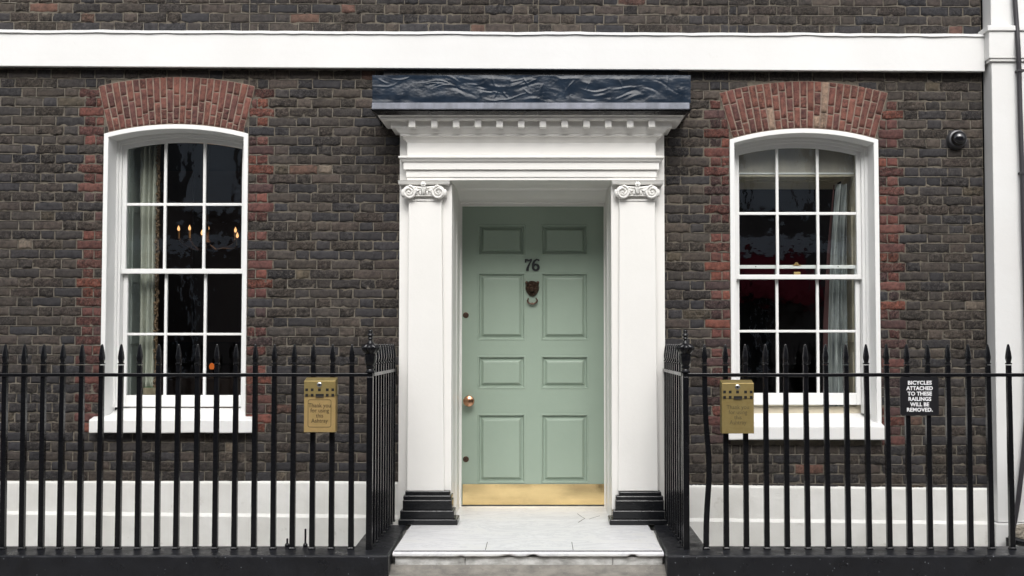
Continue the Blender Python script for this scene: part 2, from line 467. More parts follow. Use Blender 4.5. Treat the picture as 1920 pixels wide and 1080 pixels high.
for k in range(kmin, 17):
    z0 = zref + k*CH
    zmL = zl(z0+CH/2, WL.xc); zmR = zl(z0+CH/2, WR.xc); zm = zl(z0+CH/2, 0)
    if zm < .30: continue
    topL = zmL > WL.zc + WL.Ro; topR = zmR > WR.zc + WR.Ro
    def ob(w, z):
        if z < w.sill_bot - .02 or z > w.zc + w.Ro: return None
        if z < w.zsp: return (w.xl+.008, w.xr-.008)
        h = arch_half(w, z); return (w.xc-h, w.xc+h)
    oL, oR = ob(WL, zmL), ob(WR, zmR)
    door = (DL, DR) if zm < LIPZ+.02 else None
    def q(w, z): return (w.sill_bot-.09 < z < w.zsp+ARCH_T*.86)
    mid = (WL.xc+.3)
    # left pier, window centre, middle pier, right pier
    if oL is None:
        lay(WL.xr, -1, XL, z0, k, (XL, WL.xr), False)
        lay(WL.xr, 1, DL if door else 0, z0, k, (WL.xr, DL if door else 0), False)
    else:
        lay(WL.xl, -1, XL, z0, k, (XL, oL[0]), q(WL, zmL))
        if oL[0] > WL.xl+.02: lay(WL.xl, 1, oL[0], z0, k, (WL.xl, oL[0]), None)
        lay(WL.xr, 1, DL if door else 0, z0, k, (oL[1], DL if door else 0), q(WL, zmL))
        if oL[1] < WL.xr-.02: lay(WL.xr, -1, oL[1], z0, k, (oL[1], WL.xr), None)
    if oR is None:
        lay(WR.xl, -1, DR if door else 0, z0, k, (DR if door else 0, WR.xl), False)
        lay(WR.xl, 1, XR, z0, k, (WR.xl, XR), False)
    else:
        lay(WR.xl, -1, DR if door else 0, z0, k, (DR if door else 0, oR[0]), q(WR, zmR))
        if oR[0] > WR.xl+.02: lay(WR.xl, 1, oR[0], z0, k, (WR.xl, oR[0]), None)
        lay(WR.xr, 1, XR, z0, k, (oR[1], XR), q(WR, zmR))
        if oR[1] < WR.xr-.02: lay(WR.xr, -1, oR[1], z0, k, (oR[1], WR.xr), None)
bw = bricks.build('brick_wall', M_brick, house, colors=bcol)
for p_ in bw.data.polygons: p_.use_smooth = True
ribs.build('raised_pointing', mat('pale_pointing', (.25,.225,.185), .9, var=(.13,.118,.10), vscale=12), house)

# ---------------- mortar bed / masonry behind the bricks, with the openings left out
def holes(x):
    """list of (z0, z1) open at x"""
    for w in (WL, WR):
        if w.xl+.004 <= x <= w.xr-.004:
            return [(w.zsill-.05, w.zc + sqrt(w.R**2-(x-w.xc)**2) - .01)]
    if DL+.16 <= x <= DR-.16: return [(0, PZ(338, 0))]
    return []
def masonry(mb, y, x0, x1, zb, zt):
    xs = {x0, x1, DL+.16, DR-.16}
    for w in (WL, WR):
        xs |= {w.xl+.004, w.xr-.004}
        xs |= {w.xl+.004+(2*w.ho-.008)*i/16 for i in range(17)}
    xs = sorted(x for x in xs if x0 <= x <= x1)
    for a, b in zip(xs, xs[1:]):
        h = holes((a+b)/2)
        if not h: mb.quad((a,y,zb),(b,y,zb),(b,y,zt),(a,y,zt)); continue
        (h0, _) = h[0]
        ha = holes(a+1e-6) or h; hb = holes(b-1e-6) or h
        if h0 > zb: mb.quad((a,y,zb),(b,y,zb),(b,y,h0),(a,y,h0))
        mb.quad((a,y,ha[0][1]),(b,y,hb[0][1]),(b,y,zt),(a,y,zt))
mb = MB(); masonry(mb, 0, XL, XR, -1.1, 5.3)
mb.build('mortar_bed', M_mortar, house)
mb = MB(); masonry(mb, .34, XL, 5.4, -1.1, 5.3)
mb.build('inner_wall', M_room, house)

# ---------------- red gauged arches
for w in (WL, WR):
    bricks = MB(); bcol = []
    n = 23
    dt = 2*w.tmax/n
    def pol(t, r): return (w.xc + r*sin(t), w.zc + r*cos(t))
    for i in range(n):
        t0 = -w.tmax + i*dt; t1 = t0 + dt
        S, H = random.uniform(.19,.21), random.uniform(.08,.10)
        if i % 2 == 0: cuts = [random.uniform(.12,.24), .375] if random.random() > .25 else [random.uniform(.05,.10), random.uniform(.25,.30), .375]
        else:
            q0 = random.uniform(.03,.13); cuts = [q0, q0+random.uniform(.07,.10), q0+random.uniform(.17,.22), .375]
        r = w.R + .004
        lo = r
        for c in cuts:
            hi = min(w.R + c, w.Ro)
            g = .0006; gt = .0011/w.R*1.05
            col = pick([(.155,.064,.050),(.145,.058,.046),(.175,.072,.054),(.12,.052,.044)], .85, 1.12)
            if w is WR and random.random() < .07: col = (.27,.19,.14)
            wob = random.uniform(-.002,.002)/w.R
            if i > 0 and i < n-1: pass
            brick(pol(t0+gt+wob, lo+g), pol(t1-gt+wob, lo+g), pol(t1-gt-wob, hi-g), pol(t0+gt-wob, hi-g), col, .42, nx=6, nz=9, front=-.0132, jit=.0035)
            lo = hi
    o = bricks.build('brick_arch', M_brick, house, colors=bcol)
    for p_ in o.data.polygons: p_.use_smooth = True
    pl = MB(); m_ = 24
    loop = [[(*pol(-w.tmax + 2*w.tmax*i/m_, w.R-.002),)] for i in range(m_+1)]
    a = [pol(-w.tmax + 2*w.tmax*i/m_, w.R-.002) for i in range(m_+1)]
    b = [pol(-w.tmax + 2*w.tmax*i/m_, w.Ro) for i in range(m_+1)]
    pl.loft([[(x,.0,z) for x,z in a],[(x,-.009,z) for x,z in a],[(x,-.009,z) for x,z in b],[(x,.0,z) for x,z in b]], closed=False)
    pl.build('arch_pointing', M_archjoint, house)

# ---------------- white string band with its wavy lead top edge
def vlin(u, a, b, ua=0, ub=1842): return a + (b-a)*(u-ua)/(ub-ua)
bx0, bx1 = XL, PX(1846, -.08, 100)
mb = MB()
N = 60
loops = []
for i in range(N+1):
    x = bx0 + (bx1-bx0)*i/N
    u = U0 + x*F/8.22
    zb = PZ(vlin(u, 124, 134), -.085); zt = PZ(vlin(u, 60.5, 68), -.085)
    wv = noise.noise(Vector((x*1.3, 0, 3)))*.003
    loops.append([(x,-.001,zb+.012),(x,-.085+wv,zb),(x,-.085+wv,zt),(x,-.001,zt+.03)])
mb.loft(loops, True, True, True)
mb.build('string_band', M_stucco, house, bevel=.006)
mb = MB(); loops = []
N = 260
for i in range(N+1):
    x = bx0 + (bx1+.0-bx0)*i/N
    u = U0 + x*F/8.22
    zt = PZ(vlin(u, 60.5, 68), -.085)
    w1 = noise.noise(Vector((x*2.2, 5, 0)))*.007 + noise.noise(Vector((x*8, 1, 0)))*.004
    w2 = noise.noise(Vector((x*5, 9, 0)))*.006 + noise.noise(Vector((x*15, 3, 0)))*.003
    loops.append([(x,-.001,zt+.045+w1),(x,-.083,zt+.016+w1),(x,-.099+w2*.6,zt+.010+w1),(x,-.099+w2*.6,zt-.004+w1+w2*.7),(x,-.080,zt-.004+w1+w2*.7)])
mb.loft(loops, True, True, True)
mb.build('band_capping', M_window_white, house, smooth=True)

# ---------------- pale plinth below the bricks
def plinth(xa, xb, name):
    mb = MB(); loops = []; N = 24
    for i in range(N+1):
        x = xa + (xb-xa)*i/N; u = U0 + x*F/8.27
        zt = PZ(vlin(u, 905, 918, 600, 1860) if u > 600 else 905, -.03)
        zs = PZ(vlin(u, 961, 980), -.035)
        nn = noise.noise(Vector((x*1.1, 3, 7)))*.004
        loops.append([(x,-.0005,-1.1),(x,-.05+nn,-1.1),(x,-.05+nn,zs-.012),(x,-.03+nn,zs+.012),(x,-.03+nn,zt),(x,-.0005,zt+.012)])
    mb.loft(loops, True, True, True)
    return mb.build('plinth', M_plinth, house, bevel=.006)
plinth(XL, PX(752, -.03), 'l'); plinth(PX(1244, -.03), PX(1866, -.03, 960)+.02, 'r')

# ---------------- broad white pilaster strip at the right of the house
mb = MB()
pr = -.14
def strip(v0, v1, pro, ext, name=None):
    def wj(v): return vlin(v, 1846, 1866, 120, 1030)
    def fe(v): return vlin(v, 1861, 1871, 250, 980)
    pts = []
    for v in (v1, v0):
        z = PZ(v, 0)
        xw = PX(fe(v), pr, v) - ext
        pts += [(xw, pro, z), (5.4, pro, z), (5.4, .02, z), (xw, .02, z)]
    mb.hexa(pts)
strip(124, 974, pr, 0)
strip(-260, 60, pr, 0)
strip(61.5, 120, pr-.03, .03)
strip(60.5, 70, pr-.045, .045)
strip(120, 125, pr-.02, .02)
strip(975, 1090, pr-.035, .03)
mb.box(PX(1866, -.14, 900), 5.4, -.18, .02, -1.1, PZ(1091, 0))
mb.build('end_pilaster', M_stucco, house, bevel=.006)

# ================================================================== SASH WINDOWS
def outline(xc, half, zb, zc, R, n=18):
    pts = [(xc-half, zb)]
    for i in range(n+1):
        x = -half + 2*half*i/n
        pts.append((xc+x, zc + sqrt(max(R*R-x*x, 0))))
    pts.append((xc+half, zb)); return pts
def arch_ring(mb, xc, h, zb, zc, R, w, y0, y1, zb2=None):
    zb2 = zb if zb2 is None else zb2
    o = outline(xc, h, zb, zc, R); i = outline(xc, h-w, zb2, zc, R-w)
    mb.loft([[(x,y1,z) for x,z in o],[(x,y0,z) for x,z in o],[(x,y0,z) for x,z in i],[(x,y1,z) for x,z in i],[(x,y1,z) for x,z in o]], closed=False)
def make_window(w, cfg):
    zb = w.zsill
    fr = MB()
    # stucco lining of the reveal
    arch_ring(fr, w.xc, w.ho, zb-.02, w.zc, w.R, .036, -.012, .20)
    win = fr.build('sash_window', M_window_white, house, bevel=.004)
    gh = (w.gx1-w.gx0)/2; gc = (w.gx0+w.gx1)/2
    sf = .032                          # sash stile visible width
    bf = MB()
    ih = w.ho-.036
    R1 = w.R-.036
    b1 = ih - (gh+sf)
    zs2 = PZ(cfg['frame_bot'], .15)
    arch_ring(bf, w.xc, ih+.004, zs2, w.zc, R1+.004, b1*.5+.004, .155, .26)
    arch_ring(bf, w.xc, ih-b1*.5+.003, zs2, w.zc, R1-b1*.5+.003, b1*.5+.003, .172, .26)
    # timber sill sloping out to the stone one
    z_in = PZ(cfg['frame_bot'], .16); z_out = PZ(cfg['sill_front']-3, .0)
    bf.hexa([(w.xc-ih,.0,z_out-.05),(w.xc+ih,.0,z_out-.05),(w.xc+ih,.30,z_in-.08),(w.xc-ih,.30,z_in-.08),
             (w.xc-ih,.0,z_out),(w.xc+ih,.0,z_out),(w.xc+ih,.30,z_in),(w.xc-ih,.30,z_in)])
    bf.build('sash_box', M_window_white, win, bevel=.003)
    # sashes
    yu0, yu1 = .195, .228
    yl0, yl1 = .236, .270
    us = MB()
    Rg = R1-b1
    zc_ = w.zc
    zmeet0, zmeet1 = PZ(cfg['meet'][1], yu0), PZ(cfg['meet'][0], yu0)
    arch_ring(us, gc, gh+sf+.003, zmeet0, zc_, Rg+.003, sf+.003, yu0, yu1)
    us.box(gc-gh-sf*.9, gc+gh+sf*.9, yu0-.003, yu1, zmeet0, zmeet1)
    bt = .011
    def archz(x): return zc_ + sqrt((Rg-sf+.006)**2 - (x-gc)**2)
    for u in cfg['vb_u']:
        x = PX(u, yu0, 400); us.box(x-bt, x+bt, yu0+.006, yu1-.002, zmeet1-.002, archz(x))
    z = PZ(cfg['hb_u'], yu0); us.box(gc-gh-.004, gc+gh+.004, yu0+.0085, yu1-.004, z-bt, z+bt)
    us.build('upper_sash', M_window_white, win, bevel=.003)
    ls = MB()
    zt = PZ(cfg['ltop'], yl0); z0 = PZ(cfg['lbot'][1], yl0); z1 = PZ(cfg['lbot'][0], yl0)
    ls.box(gc-gh-sf, gc-gh+.004, yl0, yl1, z0, zt); ls.box(gc+gh-.004, gc+gh+sf, yl0, yl1, z0, zt)
    ls.box(gc-gh+.004, gc+gh-.004, yl0+.0015, yl1, z0, z1)
    ls.box(gc-gh+.004, gc+gh-.004, yl0+.0015, yl1, zt-.028, zt)
    for u in cfg['vb_l']:
        x = PX(u, yl0, 620); ls.box(x-bt, x+bt, yl0+.006, yl1-.002, z1-.002, zt-.026)
    z = PZ(cfg['hb_l'], yl0); ls.box(gc-gh+.003, gc+gh-.003, yl0+.0085, yl1-.004, z-bt*.9, z+bt*.9)
    ls.build('lower_sash', M_window_white, win, bevel=.003)
    # glass: old, slightly uneven sheets
    g = MB(); o = outline(gc, gh+.004, zmeet1-.004, zc_, Rg-sf+.004)
    g.add([(x, .214, z) for x, z in o], [tuple(range(len(o)))])
    g.build('upper_glass', M_glass, win)
    g = MB(); g.quad((gc-gh,.256,z1-.004),(gc+gh,.256,z1-.004),(gc+gh,.256,zt-.02),(gc-gh,.256,zt-.02))
    g.build('lower_glass', M_glass, win)
    # stone sill
    s = MB(); sx0, sx1 = PX(cfg['sill_u'][0], -.09, 800), PX(cfg['sill_u'][1], -.09, 800)
    zf, zbo = PZ(cfg['sill_front'], -.09), PZ(cfg['sill_bot'], -.09)
    N = 20; loops = []
    for i in range(N+1):
        x = sx0 + (sx1-sx0)*i/N; d = noise.noise(Vector((x*4, 2, 1)))*.0035
        zz = cfg.get('sill_tilt', 0)*(x-sx0)
        loops.append([(x,-.001,zbo+zz),(x,-.09+d,zbo+zz+d),(x,-.09+d,zf+zz),(x,.03,zf+.028+zz+d)] )
    s.loft(loops, True, True, True)
    s.build('window_sill', M_sill, win, bevel=.009)
    # panelled lining of the opening, inside
    zh = PZ(cfg['head'], .30)
    ln = MB(); y0, y1 = .285, .66
    L, R_ = gc-gh-.012, gc+gh+.012
    for sx, dx in ((L, -1), (R_, 1)):
        ln.box(min(sx, sx+dx*.03), max(sx, sx+dx*.03), y0, y1, z0-.25, zh+.3)
        for (a, b) in ((z0-.12, z0+.42), (z0+.50, z0+1.02), (z0+1.10, z0+1.60)):
            ya, yb = y0+.07, y1-.06
            k = sx - dx*.006
            # raised frame of each shutter panel
            for (p, q_, r_, s_) in ((ya,yb,a,a+.02),(ya,yb,b-.02,b),(ya,ya+.02,a+.02,b-.02),(yb-.02,yb,a+.02,b-.02)):
                ln.box(min(k, sx+dx*.002), max(k, sx+dx*.002), p, q_, r_, s_)
    ln.box(L, R_, y0, y1, z0-.27, z0-.02)
    ln.build('shutter_lining', cfg['lining'], win)
    if cfg.get('soffit'):
        s = MB()
        s.box(L, R_, .30, .80, zh, zh+.025)
        s.box(L, R_, .292, .305, zh-.018, zh+.045)
        s.box(L+.08, R_-.08, .40, .415, zh-.008, zh); s.box(L+.08, R_-.08, .60, .615, zh-.008, zh)
        s.box(L, R_, .78, .80, zh-.05, zh)
        s.build('head_lining', M_shutter, win)
    return win, z0, zh, gc, gh
cfgL = dict(frame_bot=764, sill_front=787, sill_bot=812, sill_u=(166,473), meet=(504,513), vb_u=(308.5,382), hb_u=383, vb_l=(309.5,383.5), hb_l=626.5,
            ltop=506, lbot=(741,762.5), head=262, lining=M_shutterblue)
cfgR = dict(frame_bot=776, sill_front=799, sill_bot=825, sill_u=(1366,1660), meet=(515,523.5), vb_u=(1458,1534), hb_u=400, vb_l=(1458,1534), hb_l=621,
            ltop=497, lbot=(737,759), head=327, lining=M_shutter, soffit=True)
winL, zL0, zLh, gcL, ghL = make_window(WL, cfgL)
winR, zR0, zRh, gcR, ghR = make_window(WR, cfgR)
winL['label'] = 'left sash window, closed, chandelier lights glowing behind it'
winR['label'] = 'right sash window, lower sash raised a little over a dark gap'
# brass sash fastener on the right window
mb = MB(); c = P(1494, 496, .235)
mb.box(c.x-.032, c.x+.032, .232, .262, c.z-.008, c.z-.002); mb.lathe([(.018,-.004),(.02,.004),(.010,.012),(.012,.017),(.004,.020)], (c.x, .247, c.z), 12)
mb.build('sash_fastener', M_brassgold, winR, smooth=True)
mb = MB(); mb.box(c.x-.026, c.x+.026, .222, .232, PZ(517,.225), PZ(510,.225)); mb.build('fastener_plate', M_brassgold, winR, bevel=.002)
for u in (1417, 1571.5):
    mb = MB(); c = P(u, 500, .236); mb.lathe([(.004,0),(.004,.004),(.002,.006)], (c.x, .2375, c.z), 8, 'y')
    mb.build('sash_screw', M_dark, winR)

# ================================================================== DOOR SURROUND
PB = .125; PI_ = .162; PS = .20
mb = MB()
ztop = PZ(228, -PB)
# backing boards, leaving the doorway open
uo0, uo1 = 748.5, 1246.5
ui0, ui1 = 846, 1146.5
bl0, bl1 = PX(uo0, -PB), PX(uo1, -PB)
il0, il1 = PX(847, -PI_), PX(1146.5, -PI_)
zso = PZ(338, -PI_)
LZ = PZ(985, -.28)            # landing level
mb.box(bl0, il0-.08, -PB, .02, LZ-.02, ztop)
mb.box(il1+.08, bl1, -PB, .02, LZ-.02, ztop)
mb.box(il0-.08, il1+.08, -PB, .02, zso+.02, ztop)
# inner boards
mb.box(PX(824, -PI_), il0, -PI_, -PB+.02, LZ, zso+.02)
mb.box(il1, PX(1168, -PI_), -PI_, -PB+.02, LZ, zso+.02)
# splayed and moulded jambs + soffit
DY = .64
seq = [(-PI_, 847, 1146.5, 338), (-.02, 848.2, 1145.2, 344), (-.01, 849.5, 1144, 345), (.22, 855, 1138.5, 353), (.235, 857, 1136.5, 357), (.30, 858, 1135.5, 359.5),
       (.40, 859.5, 1134, 367), (.46, 860.5, 1133.5, 373), (.50, 861.5, 1133, 376), (.58, 861.8, 1133, 378.5), (.585, 863.8, 1131.3, 381.5), (.61, 864.0, 1131.2, 382.5), (.612, 866, 1130.2, 386.5), (DY+.02, 866.4, 1130, 387.6)]
loops = []
for (y, ua, ub, vt) in seq:
    xa, xb = PX(ua, y, 600), PX(ub+2, y, 600)
    zt = PZ(vt, y)
    loops.append([(xa, y, LZ-.01), (xa, y, zt), (xb, y, zt), (xb, y, LZ-.01)])
mb.loft(loops, closed=False)
sur = mb.build('door_surround', M_cream, house, bevel=0)
# thickness behind jambs is the wall; entablature
xf0, xf1 = PX(763.5, -.215, 290), PX(1229, -.215, 290)
prof = [(.05, 338), (.215, 338), (.215, 332.5), (.222, 332), (.222, 319), (.240, 317.5), (.240, 304), (.252, 302.5), (.262, 298), (.275, 295.5), (.275, 292.6),
        (.216, 291.8), (.215, 268), (.222, 265), (.228, 262), (.245, 257), (.262, 254.5), (.262, 251), (.275, 248.5), (.292, 242.5), (.296, 240), (.300, 239.5)]
def sweep(mb, prof, p0, xa, xb, back=.0):
    loops = []
    for i_, (p, v) in enumerate(prof):
        z = PZ(v, -p) if i_ else PZ(prof[1][1], -prof[1][0]); d = p-p0
        loops.append([(xa-d, back, z), (xa-d, -p, z), (xb+d, -p, z), (xb+d, back, z)])
    mb.loft(loops, closed=False)
mb = MB(); sweep(mb, prof, .215, xf0, xf1)
mb.build('entablature', M_cream, sur, bevel=.0015)
prof2 = [(.26, 239.6), (.300, 239.6), (.300, 227.5), (.362, 224.5), (.366, 223), (.373, 222), (.373, 218.2), (.383, 217.2), (.388, 216)]
mb = MB(); sweep(mb, prof2, .215, xf0-.03, xf1+.03)
mb.build('cornice', M_cream, sur, bevel=.0015)
mb = MB()
dent = [772.3, 814, 855, 896, 936.7, 977.3, 1018, 1059, 1100, 1140.7, 1181.7, 1222.3]
for u in dent:
    x = PX(u, -.36, 232); mb = MB(); mb.box(x-.025, x+.025, -.357, -.2985, PZ(238.5, -.357), PZ(226, -.357)+.004)
    mb.build('dentil', M_cream, sur, bevel=.003)
prof3 = [(.37, 216.4), (.395, 215.6), (.408, 213.5), (.425, 210), (.438, 208.5), (.441, 205.5), (.45, 204.5)]
mb = MB(); sweep(mb, prof3, .215, xf0-.012, xf1+.012)
mb.build('crown_moulding', M_black, sur, bevel=.001)
# lead lip and dressed lead sheet
mb = MB()
za, zb = PZ(204.6, -.465), PZ(192.5, -.465)
x0, x1 = PX(697, -.465, 198), PX(1293, -.465, 198)
N = 60; loops = []
for i in range(N+1):
    x = x0+(x1-x0)*i/N; d = noise.noise(Vector((x*6, 1, 4)))*.004
    loops.append([(x,-.435,za),(x,-.468+d,za+d*.5),(x,-.465+d,zb+d*.4),(x,-.435,zb+.004)])
mb.loft(loops, True, True, True)
mb.build('lead_lip', M_leadlip, sur, bevel=.003)
rl = random.Random(12)
creases = [(rl.uniform(.01,.99), rl.uniform(.08,.95), rl.gauss(0, .22), rl.uniform(.03,.11), rl.uniform(.005,.014), rl.choice((-1,1,1))*rl.uniform(.0008,.0022)) for _ in range(44)]
creases += [(rl.uniform(.03,.97), rl.uniform(.3,.9), rl.choice((1,-1))*rl.uniform(1.1,1.5), rl.uniform(.02,.045), .004, .0028) for _ in range(13)]
def dressed(x, t):
    """hand-dressed lead: broad dents plus short creases"""
    zz = t*.21; n = noise.noise(Vector((x*3.5, zz*9, 1)))*.0030 + noise.noise(Vector((x*12, zz*20, 5)))*.0013 + noise.noise(Vector((x*45, zz*60, 7)))*.0004
    for cx, ct, a, ln2, wd, am in creases:
        dx, dz = x-(x0+(x1-x0)*cx), zz-ct*.21
        u = dx*cos(a)+dz*sin(a); v = -dx*sin(a)+dz*cos(a) + .02*sin(u*18+cx*20)
        e = (u/ln2)**2 + (v/wd)**2
        if e < 8: n += am*math.exp(-e)
    return n
mb = MB(); nx, nz = 420, 60
loops = []
for j in range(nz+1):
    t = j/nz; row = []
    for i in range(nx+1):
        s = i/nx
        y = -.462 + .014*t; v = 193 + (141-193)*t
        ua, ub = 698, 1295
        u = ua + (ub-ua)*s
        p = P(u, v, y)
        n = dressed(p.x, t)
        edge = min(1, t*8, (1-t)*8)
        p.y -= n*edge*1.3
        row.append(p)
    loops.append(row)
mb.loft(loops, closed=False)
# side cheeks down to the lip
ztl = loops[-1][0].z
mb.quad(loops[0][0], loops[-1][0], (loops[-1][0].x, -.01, ztl+.05), (loops[0][0].x, -.01, zb))
mb.quad(loops[0][-1], loops[-1][-1], (loops[-1][-1].x, -.01, ztl+.05), (loops[0][-1].x, -.01, zb))
mb.loft([loops[-1], [(q_.x, -.01, ztl+.05) for q_ in loops[-1]]], closed=False)
mb.build('lead_flashing', M_lead, sur, smooth=True)
mb = MB(); mb.box(x0+.02, x1-.02, -.03, .004, PZ(142,-.07)-.06, PZ(132,-.03))
mb.build('flashing_upstand', M_black, sur, bevel=.004)

def spiral(cx, cz, y, r0, turns, dirn, n=46):
    pts=[]; rs=[]
    for i in range(n):
        t=i/(n-1); a = pi/2 + dirn*t*turns*2*pi; r = r0*(1-t)**.9+.004
        pts.append((cx+r*cos(a), y-.012*t, cz+r*sin(a))); rs.append(.0085*(1-.6*t))
    return pts, rs
for side, (uL, uR, uc) in enumerate(((766, 828, 794.5), (1161.5, 1228, 1195))):
    # shaft
    mb = MB()
    xa, xb = PX(uL, -PS, 400), PX(uR, -PS, 400)
    xa2, xb2 = PX(uL-(3.5 if side == 0 else 2.5), -PS, 900), PX(uR+(5 if side == 0 else 6), -PS, 900)
    zt, zb_ = PZ(374, -PS), PZ(921, -PS)
    mb.hexa([(xa2,-PS,zb_),(xb2,-PS,zb_),(xb2,-.06,zb_),(xa2,-.06,zb_),(xa,-PS,zt+.03),(xb,-PS,zt+.03),(xb,-.06,zt+.03),(xa,-.06,zt+.03)])
    mb.box(xa-.006, xb+.006, -PS-.008, -.07, PZ(377.5,-PS), PZ(374,-PS))
    mb.build('pilaster', M_cream, sur, bevel=.006)
    # ionic capital
    mb = MB(); y = -PS-.03
    xm = PX(uc, y, 355)
    ab0, ab1 = PX(uc-47, y, 340), PX(uc+48, y, 340)
    z1, z2 = PZ(338.6, y), PZ(345.5, y)
    n = 16; top = []
    for zz, dd in ((z2, .0), (z2+.006, .006), (z1-.006, .008), (z1, .014)):
        row = []
        for i in range(n+1):
            s = i/n; x = ab0-dd*.3 + (ab1-ab0+dd*.6)*s
            row.append((x, y+.012-dd-.020*abs(2*s-1)**2, zz))
        row += [(ab1+dd*.3, -.075, zz), (ab0-dd*.3, -.075, zz)]
        top.append(row)
    mb.loft(top, True, True, True)
    cz = PZ(360.5, y); r0 = .043
    for dx, dr in ((-.111, -1), (.111, 1)):
        cx = xm + dx
        # bolster drum and carved scroll
        mb.lathe([(.034,-.11),(.042,-.06),(.051,-.03),(.052,0),(.046,.006),(.032,.006),(.030,.003)], (cx, y, cz), 24, 'y')
        pts, rs = spiral(cx, cz, y-.010, .046, 2.1, dr)
        mb.tube(pts, rs, 7)
        mb.sphere((cx, y-.014, cz), .011, 12, 8)
        # side leaf
        mb.sphere((cx+(.050 if dx > 0 else -.050), y+.035, cz-.004), .03, 12, 8, (.55,1.3,1.15))
    # connecting channel: concave band between scrolls
    pts = [(xm-.111+.222*i/14, y+.002, cz+.046-.012*sin(pi*i/14)) for i in range(15)]
    mb.tube(pts, .0085, 8); mb.tube([(a, b, c-.020) for a, b, c in pts[2:-2]], .006, 8)
    mb.box(xm-.10, xm+.10, y+.006, -.08, cz-.028, cz+.045)
    # eggs and beads
    for i in range(-2, 3):
        mb.sphere((xm+i*.026, y+.001, cz-.004), .013, 10, 8, (.8,.8,1.3))
    for i in range(-8, 9):
        mb.sphere((xm+i*.0105, y+.004, cz-.026), .0055, 8, 6)
    # palmettes in the corners
    for sx in (-1, 1):
        for k in range(3):
            a = radians(20+28*k)
            p0 = Vector((xm+sx*.062, y-.004, cz+.004)); p1 = p0+Vector((-sx*.028*cos(a), -.004, .030*sin(a)))
            mb.tube([p0, (p0+p1)/2+Vector((0,-.006,0)), p1], [.006,.008,.003], 6)
    # rosette with leaf stem
    rz = PZ(346.5, y)
    for k in range(6):
        a = 2*pi*k/6; mb.sphere((xm+.013*cos(a), y-.026, rz+.013*sin(a)), .0105, 8, 6)
    mb.sphere((xm, y-.034, rz), .010, 10, 8)
    for sx in (-1, 0, 1):
        mb.tube([(xm+sx*.004, y-.018, rz-.012), (xm+sx*.012, y-.022, rz-.030), (xm+sx*.006, y-.014, cz-.008)], [.006,.009,.004], 7)
    mb.build('capital', M_cream, sur, smooth=True)
    # black moulded pedestal
    if side == 0: tiers = [(759.5,844,921.5,929,-.212),(756,846,929,937.5,-.228),(755,847.5,937.5,957.5,-.222),(750,851.5,957.5,974,-.25),(746.5,858,974,986,-.278)]
    else: tiers = [(1161,1240,923,930,-.212),(1155,1244,930,938,-.228),(1154,1245,938,957.5,-.222),(1149,1247,957.5,974.5,-.25),(1143,1251,974.5,986,-.278)]
    mb = MB()
    for i, (a, b, va, vb, y) in enumerate(tiers):
        mb.box(PX(a, y, 950), PX(b, y, 950), y, -.07+.001*i, PZ(vb, y) if i < 4 else LZ, PZ(va, y)+(.0 if i else .004))
    # rounded mouldings between the tiers
    o = mb.build('pedestal', M_pedestal, sur, bevel=.007)

# ================================================================== DOOR
DYF = .645
dx0, dx1 = PX(865, DYF, 660), PX(1135.5, DYF, 660)
dz0, dz1 = LZ+.012, PZ(386, DYF)
def panel_cells(mb, y, x0, x1, z0, z1, rects):
    xs = sorted({x0, x1} | {r[0] for r in rects} | {r[1] for r in rects})
    zs = sorted({z0, z1} | {r[2] for r in rects} | {r[3] for r in rects})
    for a, b in zip(xs, xs[1:]):
        for c, d in zip(zs, zs[1:]):
            mx, mz = (a+b)/2, (c+d)/2
            if any(r[0] < mx < r[1] and r[2] < mz < r[3] for r in rects): continue
            mb.quad((a,y,c),(b,y,c),(b,y,d),(a,y,d))
    for r in rects:
        loops = []
        for ins, dy in ((0,0),(.002,-.004),(.010,-.004),(.016,.008),(.020,.024),(.024,.026),(.0255,.026),(.047,.003),(.0485,.003),(.050,-.002),(.053,-.003)):
            loops.append([(r[0]+ins,y+dy,r[2]+ins),(r[1]-ins,y+dy,r[2]+ins),(r[1]-ins,y+dy,r[3]-ins),(r[0]+ins,y+dy,r[3]-ins)])
        mb.loft(loops, True, False, True)
rects = []
ua0, ua1 = PX(895.5, DYF, 660), PX(985, DYF, 660)
ub0, ub1 = PX(1014.5, DYF, 660), PX(1103, DYF, 660)
for (va, vb) in ((421, 479), (511, 638), (667, 729), (776, 906)):
    for (a, b) in ((ua0, ua1), (ub0, ub1)):
        rects.append((a, b, PZ(vb, DYF), PZ(va, DYF)))
mb = MB(); panel_cells(mb, DYF, dx0, dx1, dz0, dz1, rects)
mb.box(dx0, dx1, DYF+.02, DYF+.05, dz0, dz1)
mb.quad((dx0,DYF,dz0),(dx0,DYF+.02,dz0),(dx1,DYF+.02,dz0),(dx1,DYF,dz0))
door = mb.build('door', M_door, house)
mb = MB(); N = 40
kx0, kx1 = PX(867.5, DYF, 930), PX(1136, DYF, 930)-.002
kz0, kz1 = LZ+.014, PZ(907.5, DYF)
rows = []
for j in range(9):
    t = j/8; row = []
    for i in range(N+1):
        s = i/N; x = kx0+(kx1-kx0)*s
        d = noise.noise(Vector((x*3, t*1.5, 2)))*.003
        if s > .93: d += .006*(s-.93)/.07*sin(t*3)
        if s < .06: d += .008*(.06-s)/.06
        row.append((x, DYF-.004-d-.002, kz0+(kz1-kz0)*t))
    rows.append(row)
mb.loft(rows, closed=False); mb.build('kick_plate', M_brass, door, smooth=True)
for u in (871, 930, 1003, 1075, 1132):
    mb = MB(); c = P(u, 910.5, DYF-.012); mb.lathe([(.004,0),(.003,.003)], (c.x, DYF-.006, c.z), 8, 'y')
    mb.build('kick_plate_screw', M_brassdull, door)
c = P(879, 752, DYF-.06); mb = MB()
